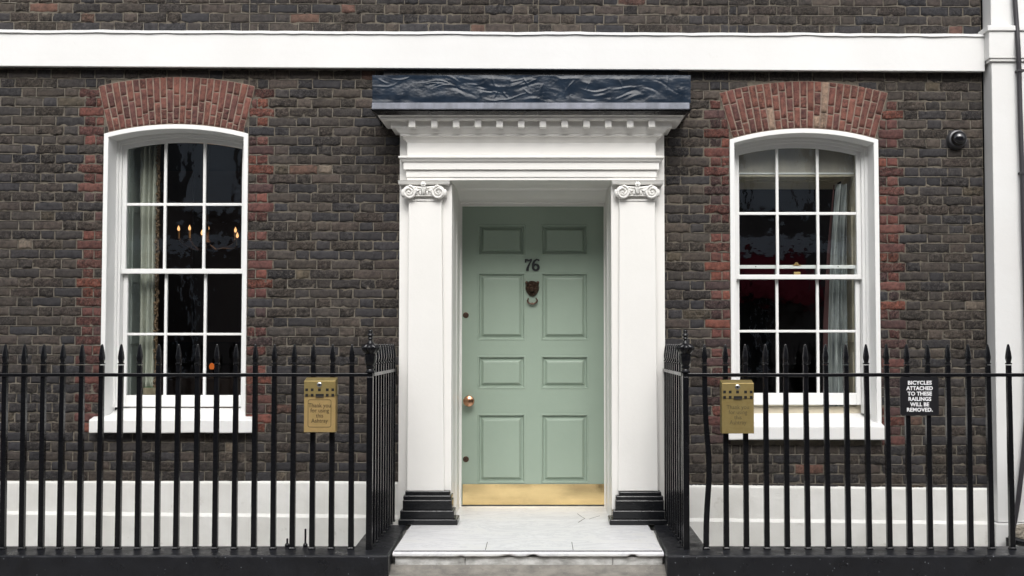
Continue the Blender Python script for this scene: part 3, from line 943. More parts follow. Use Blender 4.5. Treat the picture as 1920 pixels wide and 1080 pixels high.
mb.lathe([(.034,0),(.034,.006),(.016,.012),(.012,.03),(.022,.036),(.040,.046),(.0475,.062),(.044,.078),(.028,.089),(.006,.092)], (c.x, DYF, c.z), 28, 'y')
mb.build('door_knob', M_copper, door, smooth=True)
for v in (591, 861):
    c = P(873.5, v, DYF); mb = MB()
    mb.lathe([(.025,0),(.0245,.005),(.018,.007),(.004,.007)], (c.x, DYF, c.z), 22, 'y')
    mb.sphere((c.x, DYF-.009, c.z+.004), .007, 8, 6, (1,.4,1)); mb.box(c.x-.003, c.x+.003, DYF-.0115, DYF-.007, c.z-.014, c.z+.002)
    mb.build('keyhole', M_bronze, door, smooth=True)
# 76
def px(u, v, y=DYF): q = P(u, v, y); return (q.x, q.z)
mb = MB(); W1 = .0045
mb.ribbon([px(985.2,492.5), px(985.8,487), px(988,487.6), px(992,488.6), px(995,487.4), px(997.4,486.2)], [.010,.018,.017,.013,.015,.012], DYF-.012, DYF)
mb.ribbon([px(997,487.5), px(993.8,493), px(991,498.5), px(989.4,503), px(988.8,508)], [.010,.012,.017,.021,.024], DYF-.012, DYF)
six = []
for i in range(19):
    a = radians(-250 + 360*i/18); six.append(px(1004.6+5.2*cos(a)*-1, 501.4-5.4*sin(a)))
mb.ribbon(six, [.016+.005*abs(cos(radians(-250+20*i))) for i in range(19)], DYF-.012, DYF)
mb.ribbon([px(999.4,501), px(999.6,495), px(1002,489.6), px(1006,486.8), px(1009.8,487.6), px(1010.8,489)], [.020,.021,.018,.013,.012,.016], DYF-.0125, DYF)
mb.build('house_number', M_numeral, door)
# lion mask knocker
kc = P(998, 540, DYF); mb = MB()
nz_, nk = 22, 40; rows = []
for j in range(nz_+1):
    t = j/nz_
    row = []
    for k in range(nk):
        a = 2*pi*k/nk
        ox, oz = cos(a), sin(a)
        rx = .058*(1 - .16*max(0, -oz)**1.5 ) ; rz = .062 if oz > 0 else .072
        if oz > .35: rx *= 1.0 + .10*sin(min(1,(oz-.35)/.4)*pi)
        rr = t
        x = kc.x + rx*ox*rr; z = kc.z + rz*oz*rr
        h = .045*sqrt(max(0, 1-rr**2.4))
        lx, lz = rx*ox*rr, rz*oz*rr
        mane = .007*sin(a*16+rr*5)*min(1, rr*1.6)*(1-rr**6)
        h += mane*(1 if rr > .45 else .2) + noise.noise(Vector((lx*120, lz*120, 1)))*.004
        for sx in (-1, 1):   # eye hollows, brow
            d = ((lx-sx*.018)**2+(lz-.012)**2)/.00008; h -= .012*math.exp(-d)
            d = ((lx-sx*.016)**2+(lz-.026)**2)/.0001; h += .007*math.exp(-d)
        d = (lx**2)/.00007+((lz+.002)**2)/.0007; h += .014*math.exp(-d)
        d = (lx**2+(lz+.024)**2)/.00035; h += .014*math.exp(-d)
        d = (lx**2)/.0004+((lz+.038)**2)/.00003; h -= .016*math.exp(-d)
        row.append((x, DYF-.002-h, z))
    rows.append(row)
mb.loft(rows, True, False, False)
for sx in (-1, 1): mb.sphere((kc.x+sx*.047, DYF-.014, kc.z+.045), .012, 8, 6, (1,.8,1.1))
pts = []
for i in range(25):
    a = radians(150 + 240*i/24) ; pts.append((kc.x+.036*cos(a)*(1+.15*(sin(a)<0)), DYF-.026, PZ(562, DYF)+.034*sin(a)-.003))
mb.tube(pts, [.0055+.0025*(sin(pi*i/24)) for i in range(25)], 8)
mb.sphere((kc.x, DYF-.026, PZ(569, DYF)), .009, 8, 6)
mb.build('door_knocker', M_bronze, door, smooth=True)

# ================================================================== DOORSTEP
step = empty('doorstep', (0, -.6, 0), 'white marble doorstep slab in front of the green door', 'doorstep')
sx0, sx1 = PX(737, -1.26, 1035), PX(1244, -1.26, 1035)
mb = MB()
# slab, nosing with chips
N = 120; loops = []
front = -1.285
for i in range(N+1):
    s = i/N; x = sx0 + (sx1-sx0)*s
    chip = max(0, noise.noise(Vector((x*9, 4, 0)))-.28)*.05 + (.016*math.exp(-((x+.04)/.03)**2)) + .010*math.exp(-((x+.20)/.04)**2)
    zt = LZ - .004
    zb_ = PZ(1044.5, front) + chip + noise.noise(Vector((x*20,1,1)))*.002
    loops.append([(x,-.05,zt-.03),(x,-.05,LZ),(x,front+.05,zt),(x,front+.012,zt-.001),(x,front,zt-.010),(x,front+chip*.3,zb_+.008),(x,front+.01,zb_),(x,front+.05,zb_)])
mb.loft(loops, True, True, True)
mb.build('marble_slab', M_marble, step, smooth=True)
mb = MB(); mb.box(PX(858, .6, 950)-.06, PX(1140, .6, 950)+.06, -.049, .80, LZ-.08, LZ+.001)
mb.build('threshold', M_marble, step)
mb = MB(); xs = [sx0+.012, PX(872, front, 1050), PX(1150, front, 1050), sx1-.004]
for a, b in zip(xs, xs[1:]): mb.box(a, b-.003, front+.028, front+.25, -.05, PZ(1044.5, front+.028))
mb.build('riser', M_marbledirty, step, bevel=.004)
mb = MB(); mb.box(sx0+.006, sx1-.006, front+.030, front+.050, LZ-.02, LZ-.0005)
mb.build('dark_inlay', mat('step_inlay', (.07,.07,.075), .7, var=(.22,.22,.22), vscale=60), step)
for u in (911, 1074):
    x = (u-U0)/F*7.1; mb = MB()
    mb.box(x-.0022, x+.0022, -1.20, -.93, LZ-.01, LZ-.0012)
    mb.build('slab_joint', M_joint, step)
mb = MB(); mb.box(bl0+.02, bl1-.02, -1.0, -.06, -1.1, LZ-.045); mb.build('step_base', M_plinth, step)
# small hair cracks in the threshold marble
mb = MB()
def crack(pts_):
    q = [((u-U0)/F*(F*(CZ-LZ)/(v-640)), CY + F*(CZ-LZ)/(v-640)) for u, v in pts_]
    for (a, b) in zip(q, q[1:]):
        dx, dy = b[0]-a[0], b[1]-a[1]; l = sqrt(dx*dx+dy*dy); nx_, ny_ = -dy/l*.0022, dx/l*.0022
        mb.hexa([(a[0]-nx_,a[1]-ny_,LZ-.02),(b[0]-nx_,b[1]-ny_,LZ-.02),(b[0]+nx_,b[1]+ny_,LZ-.02),(a[0]+nx_,a[1]+ny_,LZ-.02),
                 (a[0]-nx_,a[1]-ny_,LZ+.0022),(b[0]-nx_,b[1]-ny_,LZ+.0022),(b[0]+nx_,b[1]+ny_,LZ+.0022),(a[0]+nx_,a[1]+ny_,LZ+.0022)])
crack([(1082,961),(1090,967),(1096,970)]); crack([(1104,971),(1117,967),(1124,965)]); crack([(1084,977),(1092,972),(1096,970)])
mb.build('hair_crack', M_joint, step)

# ================================================================== RAILINGS ON THEIR BLACK KERBS
KZ = PZ(1030, -1.22)             # top of kerb
RY = -1.22
def make_kerb(name, label, pts_out, zt=KZ):
    k = MB()
    for poly in pts_out:
        n = len(poly)
        k.add([(x,y,-.03) for x,y in poly]+[(x,y,zt) for x,y in poly], [tuple(reversed(range(n))), tuple(range(n,2*n))]+[(i,(i+1)%n,(i+1)%n+n,i+n) for i in range(n)])
    return k
KF = -1.425; KB = -1.10
kxi = PX(728, KF, 1060)          # inner front corner, left
kerbL = make_kerb('', '', [[(-5.4,KF),(kxi,KF),(PX(762,-.28,987),-.279),(PX(762,-.28,987)-.26,-.279),(kxi-.27,KB),(-5.4,KB)]])
kxr = PX(1250.5, KF, 1060)
kerbR = make_kerb('', '', [[(kxr,KF),(5.4,KF),(5.4,KB),(kxr+.30,KB),(PX(1226,-.28,987)+.27,-.279),(PX(1226,-.28,987),-.279)]])
def subdiv_kerb(k, label):
    o = k.build('railing_kerb', M_kerb, None)
    o.data.update()
    md = o.modifiers.new('soft_edges', 'BEVEL'); md.width = .012; md.segments = 3; md.limit_method='ANGLE'
    tag(o, label, 'kerb', 'black kerbs under the railings')
    return o
subdiv_kerb(kerbL, 'glossy black painted stone kerb carrying the railing left of the doorstep')
subdiv_kerb(kerbR, 'glossy black painted stone kerb carrying the railing right of the doorstep')

TIPZ = PZ(645, RY) - KZ; COLLAR = PZ(683.5, RY) - KZ; RAILZ = PZ(703, RY)
def square(mb, prof, ch=.18):
    loops = []
    for r_, h_ in prof:
        c_ = r_*(1-ch)
        loops.append([(r_,-c_,h_),(r_,c_,h_),(c_,r_,h_),(-c_,r_,h_),(-r_,c_,h_),(-r_,-c_,h_),(-c_,-r_,h_),(c_,-r_,h_)])
    mb.loft(loops, True, True, True)
barm = MB(); square(barm, [(.021,0),(.020,.010),(.0172,.016),(.0166,COLLAR*.5),(.0148,COLLAR-.004)])
bar0 = barm.build('bar', M_bar)
spm = MB()
h = TIPZ-COLLAR
square(spm, [(.0150,0),(.0180,.002),(.0180,.009),(.0125,.012),(.0130,.018),(.0172,.040),(.0168,.055),(.0135,.085),(.0095,.112),(.0060,h-.006),(.004,h-.002),(.001,h)], .3)
sp0 = spm.build('spearhead', M_bar)
barmesh, spmesh = bar0.data, sp0.data
bpy.data.objects.remove(bar0); bpy.data.objects.remove(sp0)
def place_bar(rail, x, y, xt, zoff=0, bent=False):
    r = wloc(rail)
    b = bpy.data.objects.new('bar', barmesh); COL.objects.link(b); b.parent = rail
    b.location = (x-r.x, y-r.y, KZ+zoff-r.z)
    ang = math.atan2(xt-x, COLLAR)
    b.rotation_euler = (random.uniform(-.002,.002), ang, random.uniform(0, 6))
    if not bent:
        b.rotation_euler = (0, ang, 0)
    if bent:
        me = barmesh.copy(); b.data = me; b.rotation_euler = (0, ang, 0)
        bm = bmesh.new(); bm.from_mesh(me)
        bmesh.ops.subdivide_edges(bm, edges=[e for e in bm.edges if abs(e.verts[0].co.z-e.verts[1].co.z) > .2], cuts=8)
        for v in bm.verts: v.co.x += .024*math.exp(-((v.co.z-COLLAR*.44)/.26)**2)
        bm.to_mesh(me); bm.free()
    s = bpy.data.objects.new('spearhead', spmesh); COL.objects.link(s); s.parent = b
    s.location = (0, 0, COLLAR)
    return b
leftx = [(10,5),(46,41),(82,77),(118,112),(154,149),(191,185),(227,221),(262,258),(298,294),(335,330),(371,367),(407,403),(443,439),(479,476),(515,512),(552,548),(588,585),(624,621),(660,658)]
rightx = [(1321,1324),(1360,1362),(1397,1399.5),(1435,1438),(1473,1476),(1510,1515),(1548,1553),(1586,1591),(1624,1630),(1662,1668),(1700,1706),(1739,1744),(1777,1782),(1815,1820),(1852,1859),(1891,1898)]
railL = empty('iron_railing', (-2.6, RY, KZ), 'black spear topped iron railing left of the doorstep, turning back to the house', 'railing', 'black iron railings before the house')
railR = empty('iron_railing', (2.6, RY, KZ), 'black spear topped iron railing right of the doorstep, first bar bent', 'railing', 'black iron railings before the house')
for t, b in leftx: place_bar(railL, PX(b, RY, 1030), RY, PX(t, RY, 683))
for i in range(1, 7): place_bar(railL, PX(5, RY, 1030)-.1275*i, RY, PX(10, RY, 683)-.1275*i)
for i, (t, b) in enumerate(rightx): place_bar(railR, PX(b, RY, 1030), RY, PX(t, RY, 683), bent=(i == 0))
for i in range(1, 10): place_bar(railR, PX(1898, RY, 1030)+.134*i, RY, PX(1891, RY, 683)+.134*i)
lsx, rsx = PX(695, RY), PX(1284.5, RY)
for i in range(9):
    y = -1.10 + i*.121
    place_bar(railL, lsx+.004, y, lsx+.006)
    place_bar(railR, rsx+.002, y, rsx+.002)
rz0, rz1 = PZ(706.5, RY-.02), PZ(699.8, RY-.02)
for (rail, xa, xb, xs) in ((railL, -5.4, lsx+.02, lsx), (railR, rsx-.02, 5.4, rsx)):
    mb = MB(); N = 40; loops = []
    for i in range(N+1):
        x = xa+(xb-xa)*i/N; d = noise.noise(Vector((x*1.5, 0, 2)))*.002
        loops.append([(x,RY-.024,rz0+d),(x,RY-.024,rz1+d),(x,RY+.024,rz1+d),(x,RY+.024,rz0+d)])
    mb.loft(loops, True, True, True)
    mb.build('top_rail', M_bar, rail, bevel=.003)
    mb = MB(); yb = -.081 if rail is railR else -.055
    mb.box(xs-.024, xs+.024, RY+.025, yb, rz0+.003, rz1+.003)
    mb.build('side_rail', M_bar, rail, bevel=.003)
    # corner post and urn finial
    mb = MB(); mb.box(xs-.020, xs+.020, RY-.021, RY+.021, KZ-.005, rz0)
    mb.build('corner_post', M_bar, rail, bevel=.003)
    mb = MB(); k = .000524
    k = .000859
    rows = [(38,492),(38,482),(30,474),(26,464),(32,458),(34,450),(33,442),(28,438),(34,428),(40,410),(43,385),(43,362),(45,357),(45,350),(41,346),(50,334),(61,318),(65,302),(63,290),(55,276),(40,268),(27,264),(24,256),(17,248),(15,238),(17,232),(22,228),(20,222),(16,217),(22,210),(26,202),(24,194),(17,188),(15,184),(18,176),(17,166),(11,159),(2,156)]
    lob = [0]*8+[.06,.1,.1,.06]+[0]*3+[.12,.2,.24,.22,.12,.04]+[0]*17
    mb.lathe([(r*k, (492-yy)*k) for r, yy in rows], (xs, RY, rz1+.002), 48, 'z', lob)
    mb.build('urn_finial', M_bar, rail, smooth=True)

# ---------------- stubs of an old fitting on the left kerb
for (u, vt, r, lb) in ((538.5, 1010, .0065, 'short black stub rod on the left kerb'), (572.5, 992, .0065, 'taller black stub rod on the left kerb, beside the brass box')):
    x = PX(u, -1.13, 1020); zt = PZ(vt, -1.13)
    mb = MB(); mb.lathe([(.016,0),(.016,.012),(.010,.022),(r,.026),(r, zt-KZ),(r*.6, zt-KZ+.002)], (x, -1.13, KZ), 12)
    o = mb.build('stub_rod', M_bar, smooth=True)
    tag(o, lb, 'rod')

# ================================================================== BRASS ASHTRAY BOXES
def text_mesh(body, size, sx=1, extrude=.001, bold=0, spacing=1, line=1):
    cu = bpy.data.curves.new('lettering', 'FONT'); cu.body = body; cu.size = size
    cu.align_x = 'CENTER'; cu.align_y = 'CENTER'; cu.extrude = extrude; cu.offset = bold
    cu.space_character = spacing; cu.space_line = line; cu.resolution_u = 3
    ob_ = bpy.data.objects.new('lettering', cu); COL.objects.link(ob_)
    bpy.context.view_layer.update()
    me = bpy.data.meshes.new_from_object(ob_.evaluated_get(bpy.context.evaluated_depsgraph_get()))
    bpy.data.objects.remove(ob_); bpy.data.curves.remove(cu)
    for v in me.vertices: v.co = (v.co.x*sx, -v.co.z, v.co.y)
    return me
def ashtray(ul, ur, vt, vb, mt, label, plain):
    yb = RY-.022; yf = yb-.075
    x0, x1 = PX(ul, yf, 760), PX(ur, yf, 760)
    z0, z1 = PZ(vb, yf), PZ(vt+7.5, yf)
    xm = (x0+x1)/2; wd = x1-x0; H = z1-z0
    a = empty('ashtray_box', (xm, yf, z0), label, 'ashtray', 'brass ashtray boxes on the railings')
    mb = MB(); mb.box(x0, x1, yf+.004, yb, z0, z1-H*.30)
    mb.build('box_body', mt, a, bevel=.0025)
    mb = MB(); mb.hexa([(x0,yf,z1-H*.30),(x1,yf,z1-H*.30),(x1,yb,z1-H*.30),(x0,yb,z1-H*.30),(x0,yf,z1),(x1,yf,z1),(x1,yb,z1+.020),(x0,yb,z1+.020)])
    mb.build('box_lid', M_brassdull, a, bevel=.0025)  # duller brass than a bright body: tarnish, plus darker reflection put into the colour
    def fx(s): return x0+wd*s
    def fz(t): return z1-H*t
    for row, t in ((0, .175), (1, .28)):
        for s in (.085, .26, .49, .74, .915):
            if row and s == .49: continue
            mb = MB(); mb.box(fx(s)-.009, fx(s)+.009, yf-.0012, yf+.002, fz(t)-.009, fz(t)+.009); mb.build('vent_hole', M_dark, a)
    mb = MB(); mb.box(fx(.37), fx(.63), yf-.0014, yf+.002, fz(.30), fz(.255)); mb.build('stub_slot', M_dark, a)
    mb = MB(); mb.box(fx(.37), fx(.63), yf-.006, yf+.001, fz(.305)-.004, fz(.305)); mb.build('slot_lip', M_chrome, a)
    mb = MB(); mb.lathe([(.016,0),(.016,.004),(.012,.007),(.006,.007),(.005,.004)], (fx(.49), yf, fz(.075)), 20, 'y'); mb.build('lock', M_chrome, a, smooth=True)
    mb = MB(); mb.lathe([(.005,0),(.004,.001)], (fx(.49), yf-.0072, fz(.075)), 10, 'y'); mb.build('lock_keyway', M_dark, a)
    # engraved border
    mb = MB(); yy = yf+.004
    bx0_, bx1_, bz0, bz1 = fx(.13), fx(.86), fz(.90), fz(.37); r = .012
    pts = []
    for cx, cz_, a0 in ((bx1_-r, bz1-r, 0), (bx0_+r, bz1-r, 90), (bx0_+r, bz0+r, 180), (bx1_-r, bz0+r, 270)):
        for k in range(5): aa = radians(a0+22.5*k); pts.append((cx+r*cos(aa), cz_+r*sin(aa)))
    pts.append(pts[0])
    mb.ribbon(pts, [.0030]*len(pts), yy-.0012, yy)
    mb.build('engraved_border', M_lettering if not plain else M_brassdull, a)
    me = text_mesh('Thank you\nfor using\nthis\nAshtray', .0385, .90, .0006, -.0001, 1.0, .86)
    me.materials.append(M_letterfaint if plain else M_lettering)
    o = bpy.data.objects.new('lettering', me); COL.objects.link(o); o.parent = a
    o.location = (0, yy-.0016-yf, fz(.63)-z0)
    return a
ashtray(569.8, 628.8, 706.5, 810.5, M_brassgold, 'bright brass ashtray box on the railing left of the door', False)
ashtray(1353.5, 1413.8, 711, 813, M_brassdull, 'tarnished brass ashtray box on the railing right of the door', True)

# ================================================================== SIGN
yf = RY-.034
x0, x1 = PX(1688, yf, 740), PX(1760, yf, 740); z0, z1 = PZ(779, yf), PZ(706.8, yf)
sign = empty('warning_sign', ((x0+x1)/2, yf, z0), 'square black sign with white capitals about bicycles, fixed to the right railing', 'sign')
mb = MB(); r = .014; poly = []
for cx, cz_, a0 in ((x1-r, z1-r, 0), (x0+r, z1-r, 90), (x0+r, z0+r, 180), (x1-r, z0+r, 270)):
    for k in range(5): aa = radians(a0+22.5*k); poly.append((cx+r*cos(aa), cz_+r*sin(aa)))
mb.prism(poly, yf, yf+.010)
mb.build('sign_panel', M_signblack, sign)
for ln_, v, wpx in (('BICYCLES',717.6,44.5),('ATTACHED',727.8,49.5),('TO THESE',738,45.5),('RAILINGS',748,42.5),('WILL BE',758.2,35.5),('REMOVED.',768.2,48)):
    me = text_mesh(ln_, .0345, 1, .0008, .0011, 1.02)
    xs = [v_.co.x for v_ in me.vertices]; k = (wpx*7.05/F)/(max(xs)-min(xs))
    zs_ = [v_.co.z for v_ in me.vertices]; mc = (max(zs_)+min(zs_))/2
    for v_ in me.vertices: v_.co.x *= k; v_.co.z -= mc
    me.materials.append(M_signwhite)
    o = bpy.data.objects.new('lettering', me); COL.objects.link(o); o.parent = sign
    c = P(1724.3, v, yf); o.location = (c.x-(x0+x1)/2, -.0016, c.z-z0)

# ================================================================== SECURITY CAMERA, CABLE
c = P(1797, 260, -.06)
cam_t = empty('security_camera', (c.x, 0, c.z), 'round black dome security camera high on the brick right of the window', 'security camera')
mb = MB(); mb.lathe([(.076,-.002),(.076,.02),(.070,.035),(.072,.045),(.068,.055),(.058,.060)], (c.x, 0, c.z), 36, 'y'); mb.build('housing', M_camgrey, cam_t, smooth=True)
mb = MB(); mb.lathe([(.058,.056),(.056,.075),(.048,.095),(.034,.108),(.018,.115),(.003,.117)], (c.x, 0, c.z), 32, 'y'); mb.build('dome', M_dome, cam_t, smooth=True)
mb = MB()
pts = [P(u, v, -.175 if v < 60 or v > 120 else -.205) for u, v in ((1899,-160),(1901,-60),(1903,0),(1905,30),(1907,58),(1909,90),(1910.5,122),(1912,180),(1914,250),(1917,330),(1919,420),(1923,560),(1926,680),(1925,780),(1919,856),(1909,938),(1903,975),(1897,1000),(1893,1012))]
mb.tube(pts, .0185, 10)
for v_, u_ in ((134,1911),(325,1917)):
    p = P(u_, v_, -.16); mb.box(p.x-.026, p.x+.026, -.20, -.139, p.z-.008, p.z+.008)
o = mb.build('cable', M_cable, smooth=True)
tag(o, 'thick black cable hanging down the white pilaster at the right edge', 'cable')
mb = MB()
mb.tube([P(1893,1040,-.24), P(1893,1010,-.24), P(1900,1013,-.24), P(1920,1019,-.24), P(1990,1036,-.24)], [.025,.028,.03,.03,.03], 12)
o = mb.build('waste_pipe', M_bar, smooth=True); tag(o, 'black waste pipe elbow at the foot of the right pilaster', 'pipe')
# broken stucco showing stone at the foot of the pilaster
mb = MB(); cc = P(1925, 998, -.178)
rows = []
for j in range(12):
    rr = j/11; row = []
    for k in range(28):
        a = 2*pi*k/28; R0 = (.085+.03*noise.noise(Vector((cos(a)*2, sin(a)*2, 5))))*rr
        x = cc.x+R0*cos(a)*1.25; z = cc.z+R0*sin(a)*.75
        row.append((x, -.176 - .014*(1-rr**4)*(.4+abs(noise.noise(Vector((x*25, z*25, 0))))*1.6), z))
    rows.append(row)
mb.loft(rows, True); mb.build('broken_stone', M_rubble, house)

# ================================================================== BEHIND THE GLASS
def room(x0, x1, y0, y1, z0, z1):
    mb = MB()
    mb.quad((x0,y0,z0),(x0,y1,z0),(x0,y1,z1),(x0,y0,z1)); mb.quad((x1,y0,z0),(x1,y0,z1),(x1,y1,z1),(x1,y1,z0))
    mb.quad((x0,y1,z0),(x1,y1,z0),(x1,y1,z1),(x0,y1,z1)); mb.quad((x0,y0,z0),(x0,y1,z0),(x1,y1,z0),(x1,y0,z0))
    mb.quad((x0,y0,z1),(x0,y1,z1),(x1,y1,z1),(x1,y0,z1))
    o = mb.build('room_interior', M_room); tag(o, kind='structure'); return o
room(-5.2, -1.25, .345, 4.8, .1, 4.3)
mb = MB()
for xa_ in (-5.0, -4.1, -3.2, -2.3):
    mb.box(xa_, xa_+.75, 4.74, 4.795, 1.5, 3.6)
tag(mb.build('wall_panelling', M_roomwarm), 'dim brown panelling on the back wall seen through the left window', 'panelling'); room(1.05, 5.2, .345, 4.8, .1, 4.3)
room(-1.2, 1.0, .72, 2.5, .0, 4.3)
def curtain(xa, xb, y, z0, z1, folds, mt, label, amp=.022, name='curtain', lean=0):
    mb = MB(); N = folds*14; rows = []
    M = 20
    for j in range(M+1):
        t = j/M; row = []
        for i in range(N+1):
            s = i/N; x = xa+(xb-xa)*s + .006*sin(t*5+s*9) + lean*t*t*(1-.5*s)
            yy = y + amp*sin(s*folds*2*pi+.5*sin(t*3)) + .004*noise.noise(Vector((s*9, t*4, 1)))
            row.append((x, yy, z0+(z1-z0)*t))
        rows.append(row)
    mb.loft(rows, closed=False)
    o = mb.build(name, mt, smooth=True)
    md = o.modifiers.new('cloth_thickness', 'SOLIDIFY'); md.thickness = .003
    if label: tag(o, label, 'curtain')
    return o
yc = .37
cl = curtain(PX(261, yc), PX(291, yc), yc, PZ(738, yc), PZ(266, yc), 3, M_curtain, 'pale green grey curtain behind the left window, edged with a beaded fringe')
mb = MB(); random.seed(3)
z = PZ(738, yc-.02); zt_ = PZ(268, yc-.02)
while z < zt_:
    mb.sphere((PX(295.5, yc)+random.uniform(-.012,.012), yc-.02+random.uniform(-.01,.01), z), random.uniform(.008,.014), 7, 5); z += .012
mb.tube([(PX(295.5, yc), yc-.01, PZ(738,yc)), (PX(295.5, yc), yc-.01, zt_)], .010, 8)
mb.build('beaded_fringe', M_fringe, cl, smooth=True)
cr = curtain(PX(1549, yc), PX(1578, yc), yc, PZ(790, yc), PZ(345, yc), 3, M_curtain2, 'blue grey curtain hanging behind the right side of the right window', lean=.10)
s_ = curtain(PX(1540, yc+.06), PX(1551, yc+.06), yc+.06, PZ(790, yc), PZ(345, yc), 1, M_curtainred, None, name='red_edge', lean=.12)
s_.parent = cr
s_ = curtain(PX(1578, yc+.03), PX(1588, yc+.03), yc+.03, PZ(790, yc), PZ(345, yc), 1, M_curtain2, None, name='curtain_return', lean=.02); s_.parent = cr
# blind in the head of the right window
yb_ = .29
mb = MB(); zb0, zb1 = PZ(324, yb_), WR.zcr+.02
mb.box(gcR-ghR-.01, gcR+ghR+.01, yb_, yb_+.006, zb0, zb1)
bl = mb.build('window_blind', M_blind); tag(bl, 'cream cloth blind drawn a little way down inside the right window', 'blind')
mb = MB(); mb.box(gcR-ghR-.01, gcR+ghR+.01, yb_-.008, yb_+.012, PZ(327, yb_), zb0); mb.build('blind_batten', M_window_white, bl, bevel=.002)
# wooden box on the left sill, inside
mb = MB(); y = .34
a, b = PX(268, y, 730), PX(292, y, 730)
mb.box(a, b, y, y+.12, PZ(741, y)-.03, PZ(727, y))
bxo = mb.build('wooden_box', M_wood, bevel=.003); tag(bxo, 'small pale wooden box inside the left window, against the curtain', 'box')
mb = MB(); mb.box(a+.005, b-.005, y+.006, y+.114, PZ(727, y), PZ(725, y)); mb.build('felt_top', M_green, bxo)
# chandelier
y = 2.6
bulbs = [(335,428,0),(355.5,427,.05),(379,436,-.3),(390,427,.12),(441.5,431,.05),(445,441,-.2)]
cc = P(388, 462, y)
ch = empty('chandelier', tuple(cc), 'dark candle chandelier glowing in the room behind the left window', 'chandelier')
mb = MB(); mb.lathe([(.004,.0),(.03,.01),(.045,.04),(.02,.08),(.012,.3),(.008,1.2)], tuple(cc), 12)
tops = []
for (u, v, dy) in bulbs:
    p = P(u, v, y+dy); tops.append(p)
    m = Vector(((p.x+cc.x)/2, (p.y+cc.y)/2, cc.z-.03))
    q = p - Vector((0,0,.11))
    mb.tube([cc+Vector((0,0,.04)), cc.lerp(m, .6)+Vector((0,0,-.02)), m, q.lerp(m, .35)-Vector((0,0,.02)), q-Vector((0,0,.01))], .006, 6)
    mb.lathe([(.02,-.012),(.022,0)], tuple(q), 10)
mb.build('arms', M_bronze, ch, smooth=True)
cl_ = bpy.data.lights.new('chandelier_glow', 'POINT'); cl_.energy = 1.6; cl_.color = (1, .55, .25); cl_.shadow_soft_size = .15
clo = bpy.data.objects.new('chandelier_glow', cl_); COL.objects.link(clo); clo.parent = ch; clo.location = (0, 0, .16)
for p in tops:
    mb = MB(); mb.lathe([(.011,-.105),(.011,-.028),(.006,-.026)], tuple(p), 10); mb.build('candle_tube', M_candle, ch, smooth=True)
    mb = MB(); mb.lathe([(.007,-.026),(.013,-.014),(.0135,-.002),(.009,.012),(.003,.026),(.001,.030)], tuple(p), 12); mb.build('flame_bulb', M_flame, ch, smooth=True)
# small orange lamp low in the left room
y = 2.9; c = P(397, 687, y)
lp = empty('table_lamp', (c.x, y, c.z-.12), 'small orange lamp glowing low in the dark left window', 'lamp')
mb = MB(); mb.lathe([(.05,-.12),(.045,-.11),(.012,-.10),(.010,-.03)], (c.x,y,c.z), 14); mb.build('lamp_base', M_bronze, lp, smooth=True)
mb = MB(); mb.lathe([(.02,-.03),(.028,0),(.02,.025),(.008,.035)], (c.x,y,c.z), 14); mb.build('glass_shade', M_ember, lp, smooth=True)
mb = MB(); mb.box(c.x-.5, c.x+.5, y-.3, y+.3, .75, c.z-.12); mb.box(c.x-.45,c.x-.4,y-.25,y-.2,.1,.75); mb.box(c.x+.4,c.x+.45,y-.25,y-.2,.1,.75)
mb.box(c.x-.45,c.x-.4,y+.2,y+.25,.1,.75); mb.box(c.x+.4,c.x+.45,y+.2,y+.25,.1,.75)
o = mb.build('side_table', M_roomwarm); tag(o, 'dark side table under the small orange lamp in the left room', 'table')

# ================================================================== GROUND
mb = MB()
prof_ = [(-1.20,PZ(1059.5,-1.26)),(-1.265,PZ(1059.5,-1.265)),(-1.33,.014),(-1.42,.002),(-1.6,-.002),(-3.4,-.03)]
loops = [[(x,y,z) for y, z in prof_] for x in (-30, -5, kxi, -.5, 0, .5, kxr, 5, 30)]
mb.loft(loops, closed=False); tag(mb.build('pavement', M_pave), kind='structure')
mb = MB()
mb.box(-30, 30, -3.55, -3.4, -.25, -.03); tag(mb.build('kerb_stone', M_pave, bevel=.01), kind='structure')
mb = MB(); mb.quad((-60,-60,-.15),(60,-60,-.15),(60,-3.5,-.15),(-60,-3.5,-.15)); tag(mb.build('road', M_road), kind='structure')
mb = MB(); mb.box(-30, 30, -14.4, -11.8, -.3, -.03); tag(mb.build('far_pavement', M_pave), kind='structure')
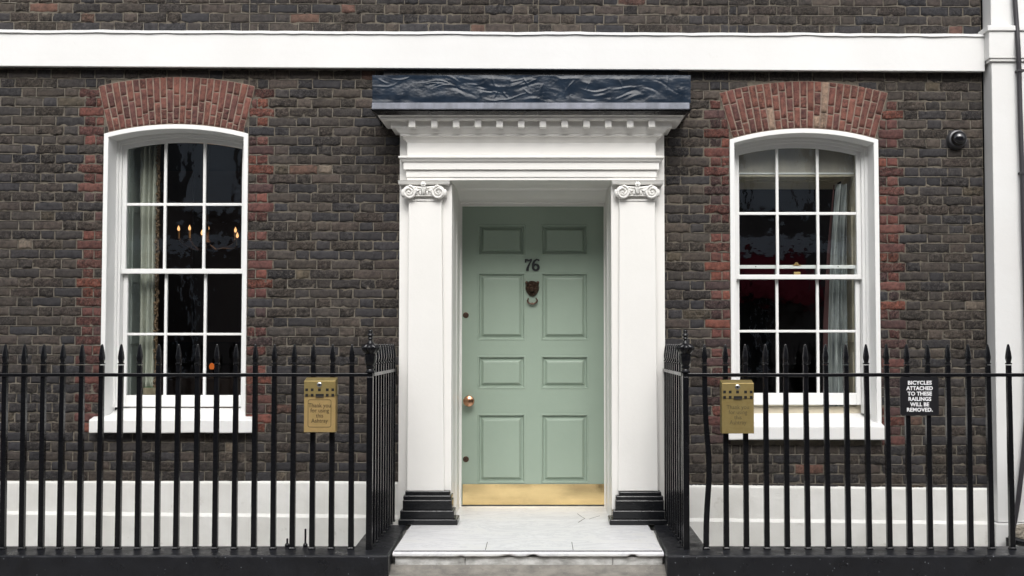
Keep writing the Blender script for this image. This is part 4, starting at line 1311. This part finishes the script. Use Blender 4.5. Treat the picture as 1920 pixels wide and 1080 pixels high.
# sunken area between the railings and the house
mb = MB()
mb.quad((-5.4,-1.12,-1.1),(-.97,-1.12,-1.1),(-.97,0,-1.1),(-5.4,0,-1.1)); mb.quad((.85,-1.12,-1.1),(5.4,-1.12,-1.1),(5.4,0,-1.1),(.85,0,-1.1))
tag(mb.build('area_floor', M_area), kind='structure')
mb = MB(); mb.box(-5.4, kxi-.262, -1.30, -1.105, -1.1, -.031); mb.box(kxr+.292, 5.4, -1.30, -1.105, -1.1, -.031)
mb.box(kxi-.262, kxi-.03, -1.30, -.07, -1.1, -.031); mb.box(kxr+.05, kxr+.292, -1.30, -.07, -1.1, -.031)
tag(mb.build('area_retaining_wall', M_plinth), 'low retaining wall under the black kerbs, facing the sunken area', 'wall')

# ================================================================== THE HOUSES ACROSS THE STREET (seen only mirrored in the panes)
yo = -14.4
opp = empty('terrace_house', (0, yo, 0), 'dark brick terrace across the street, mirrored in the window panes', 'house')
mb = MB(); mb.box(-22, 22, yo-6, yo, -.3, 10.0); mb.build('wall', M_opp, opp)
for xa_, xb_ in ((-7.6,-6.5),(-14,-12.8),(-.6,.4),(4.4,5.7),(12,13.2)):  # pale piers added to give bluish reflections in the window panes
    mb = MB(); mb.box(xa_, xb_, yo, yo+.12, 4.3, 9.7); mb.build('reflection_pier', M_oppwhite, opp)
mb = MB(); mb.box(-22, 22, yo, yo+.06, 3.45, 3.8); mb.box(-22, 22, yo, yo+.25, 9.71, 10.1); mb.build('stone_band', M_oppwhite, opp)
for i in range(14):
    x = -20.5 + i*3.1
    for zf in (.9, 4.6, 7.0):
        hh = 2.1 if zf < 3 else 1.7
        mb = MB(); mb.box(x-.62, x+.62, yo-.02, yo+.03, zf-.08, zf+hh+.08); fr_ = mb.build('window_frame', M_oppwhite, opp)
        mb = MB(); mb.box(x-.53, x+.53, yo, yo+.036, zf, zf+hh); mb.build('window_glass', M_oppglass, fr_)
mb = MB()
ax0, ax1 = 4.2, 5.75
mb.hexa([(ax0,yo+1.3,2.35),(ax1,yo+1.3,2.35),(ax1,yo,2.35),(ax0,yo,2.35),(ax0,yo+1.3,2.55),(ax1,yo+1.3,2.55),(ax1,yo+.0,3.4),(ax0,yo+.0,3.4)])
o = mb.build('awning', M_awning); tag(o, 'red shop awning across the street, mirrored in the right window', 'awning')
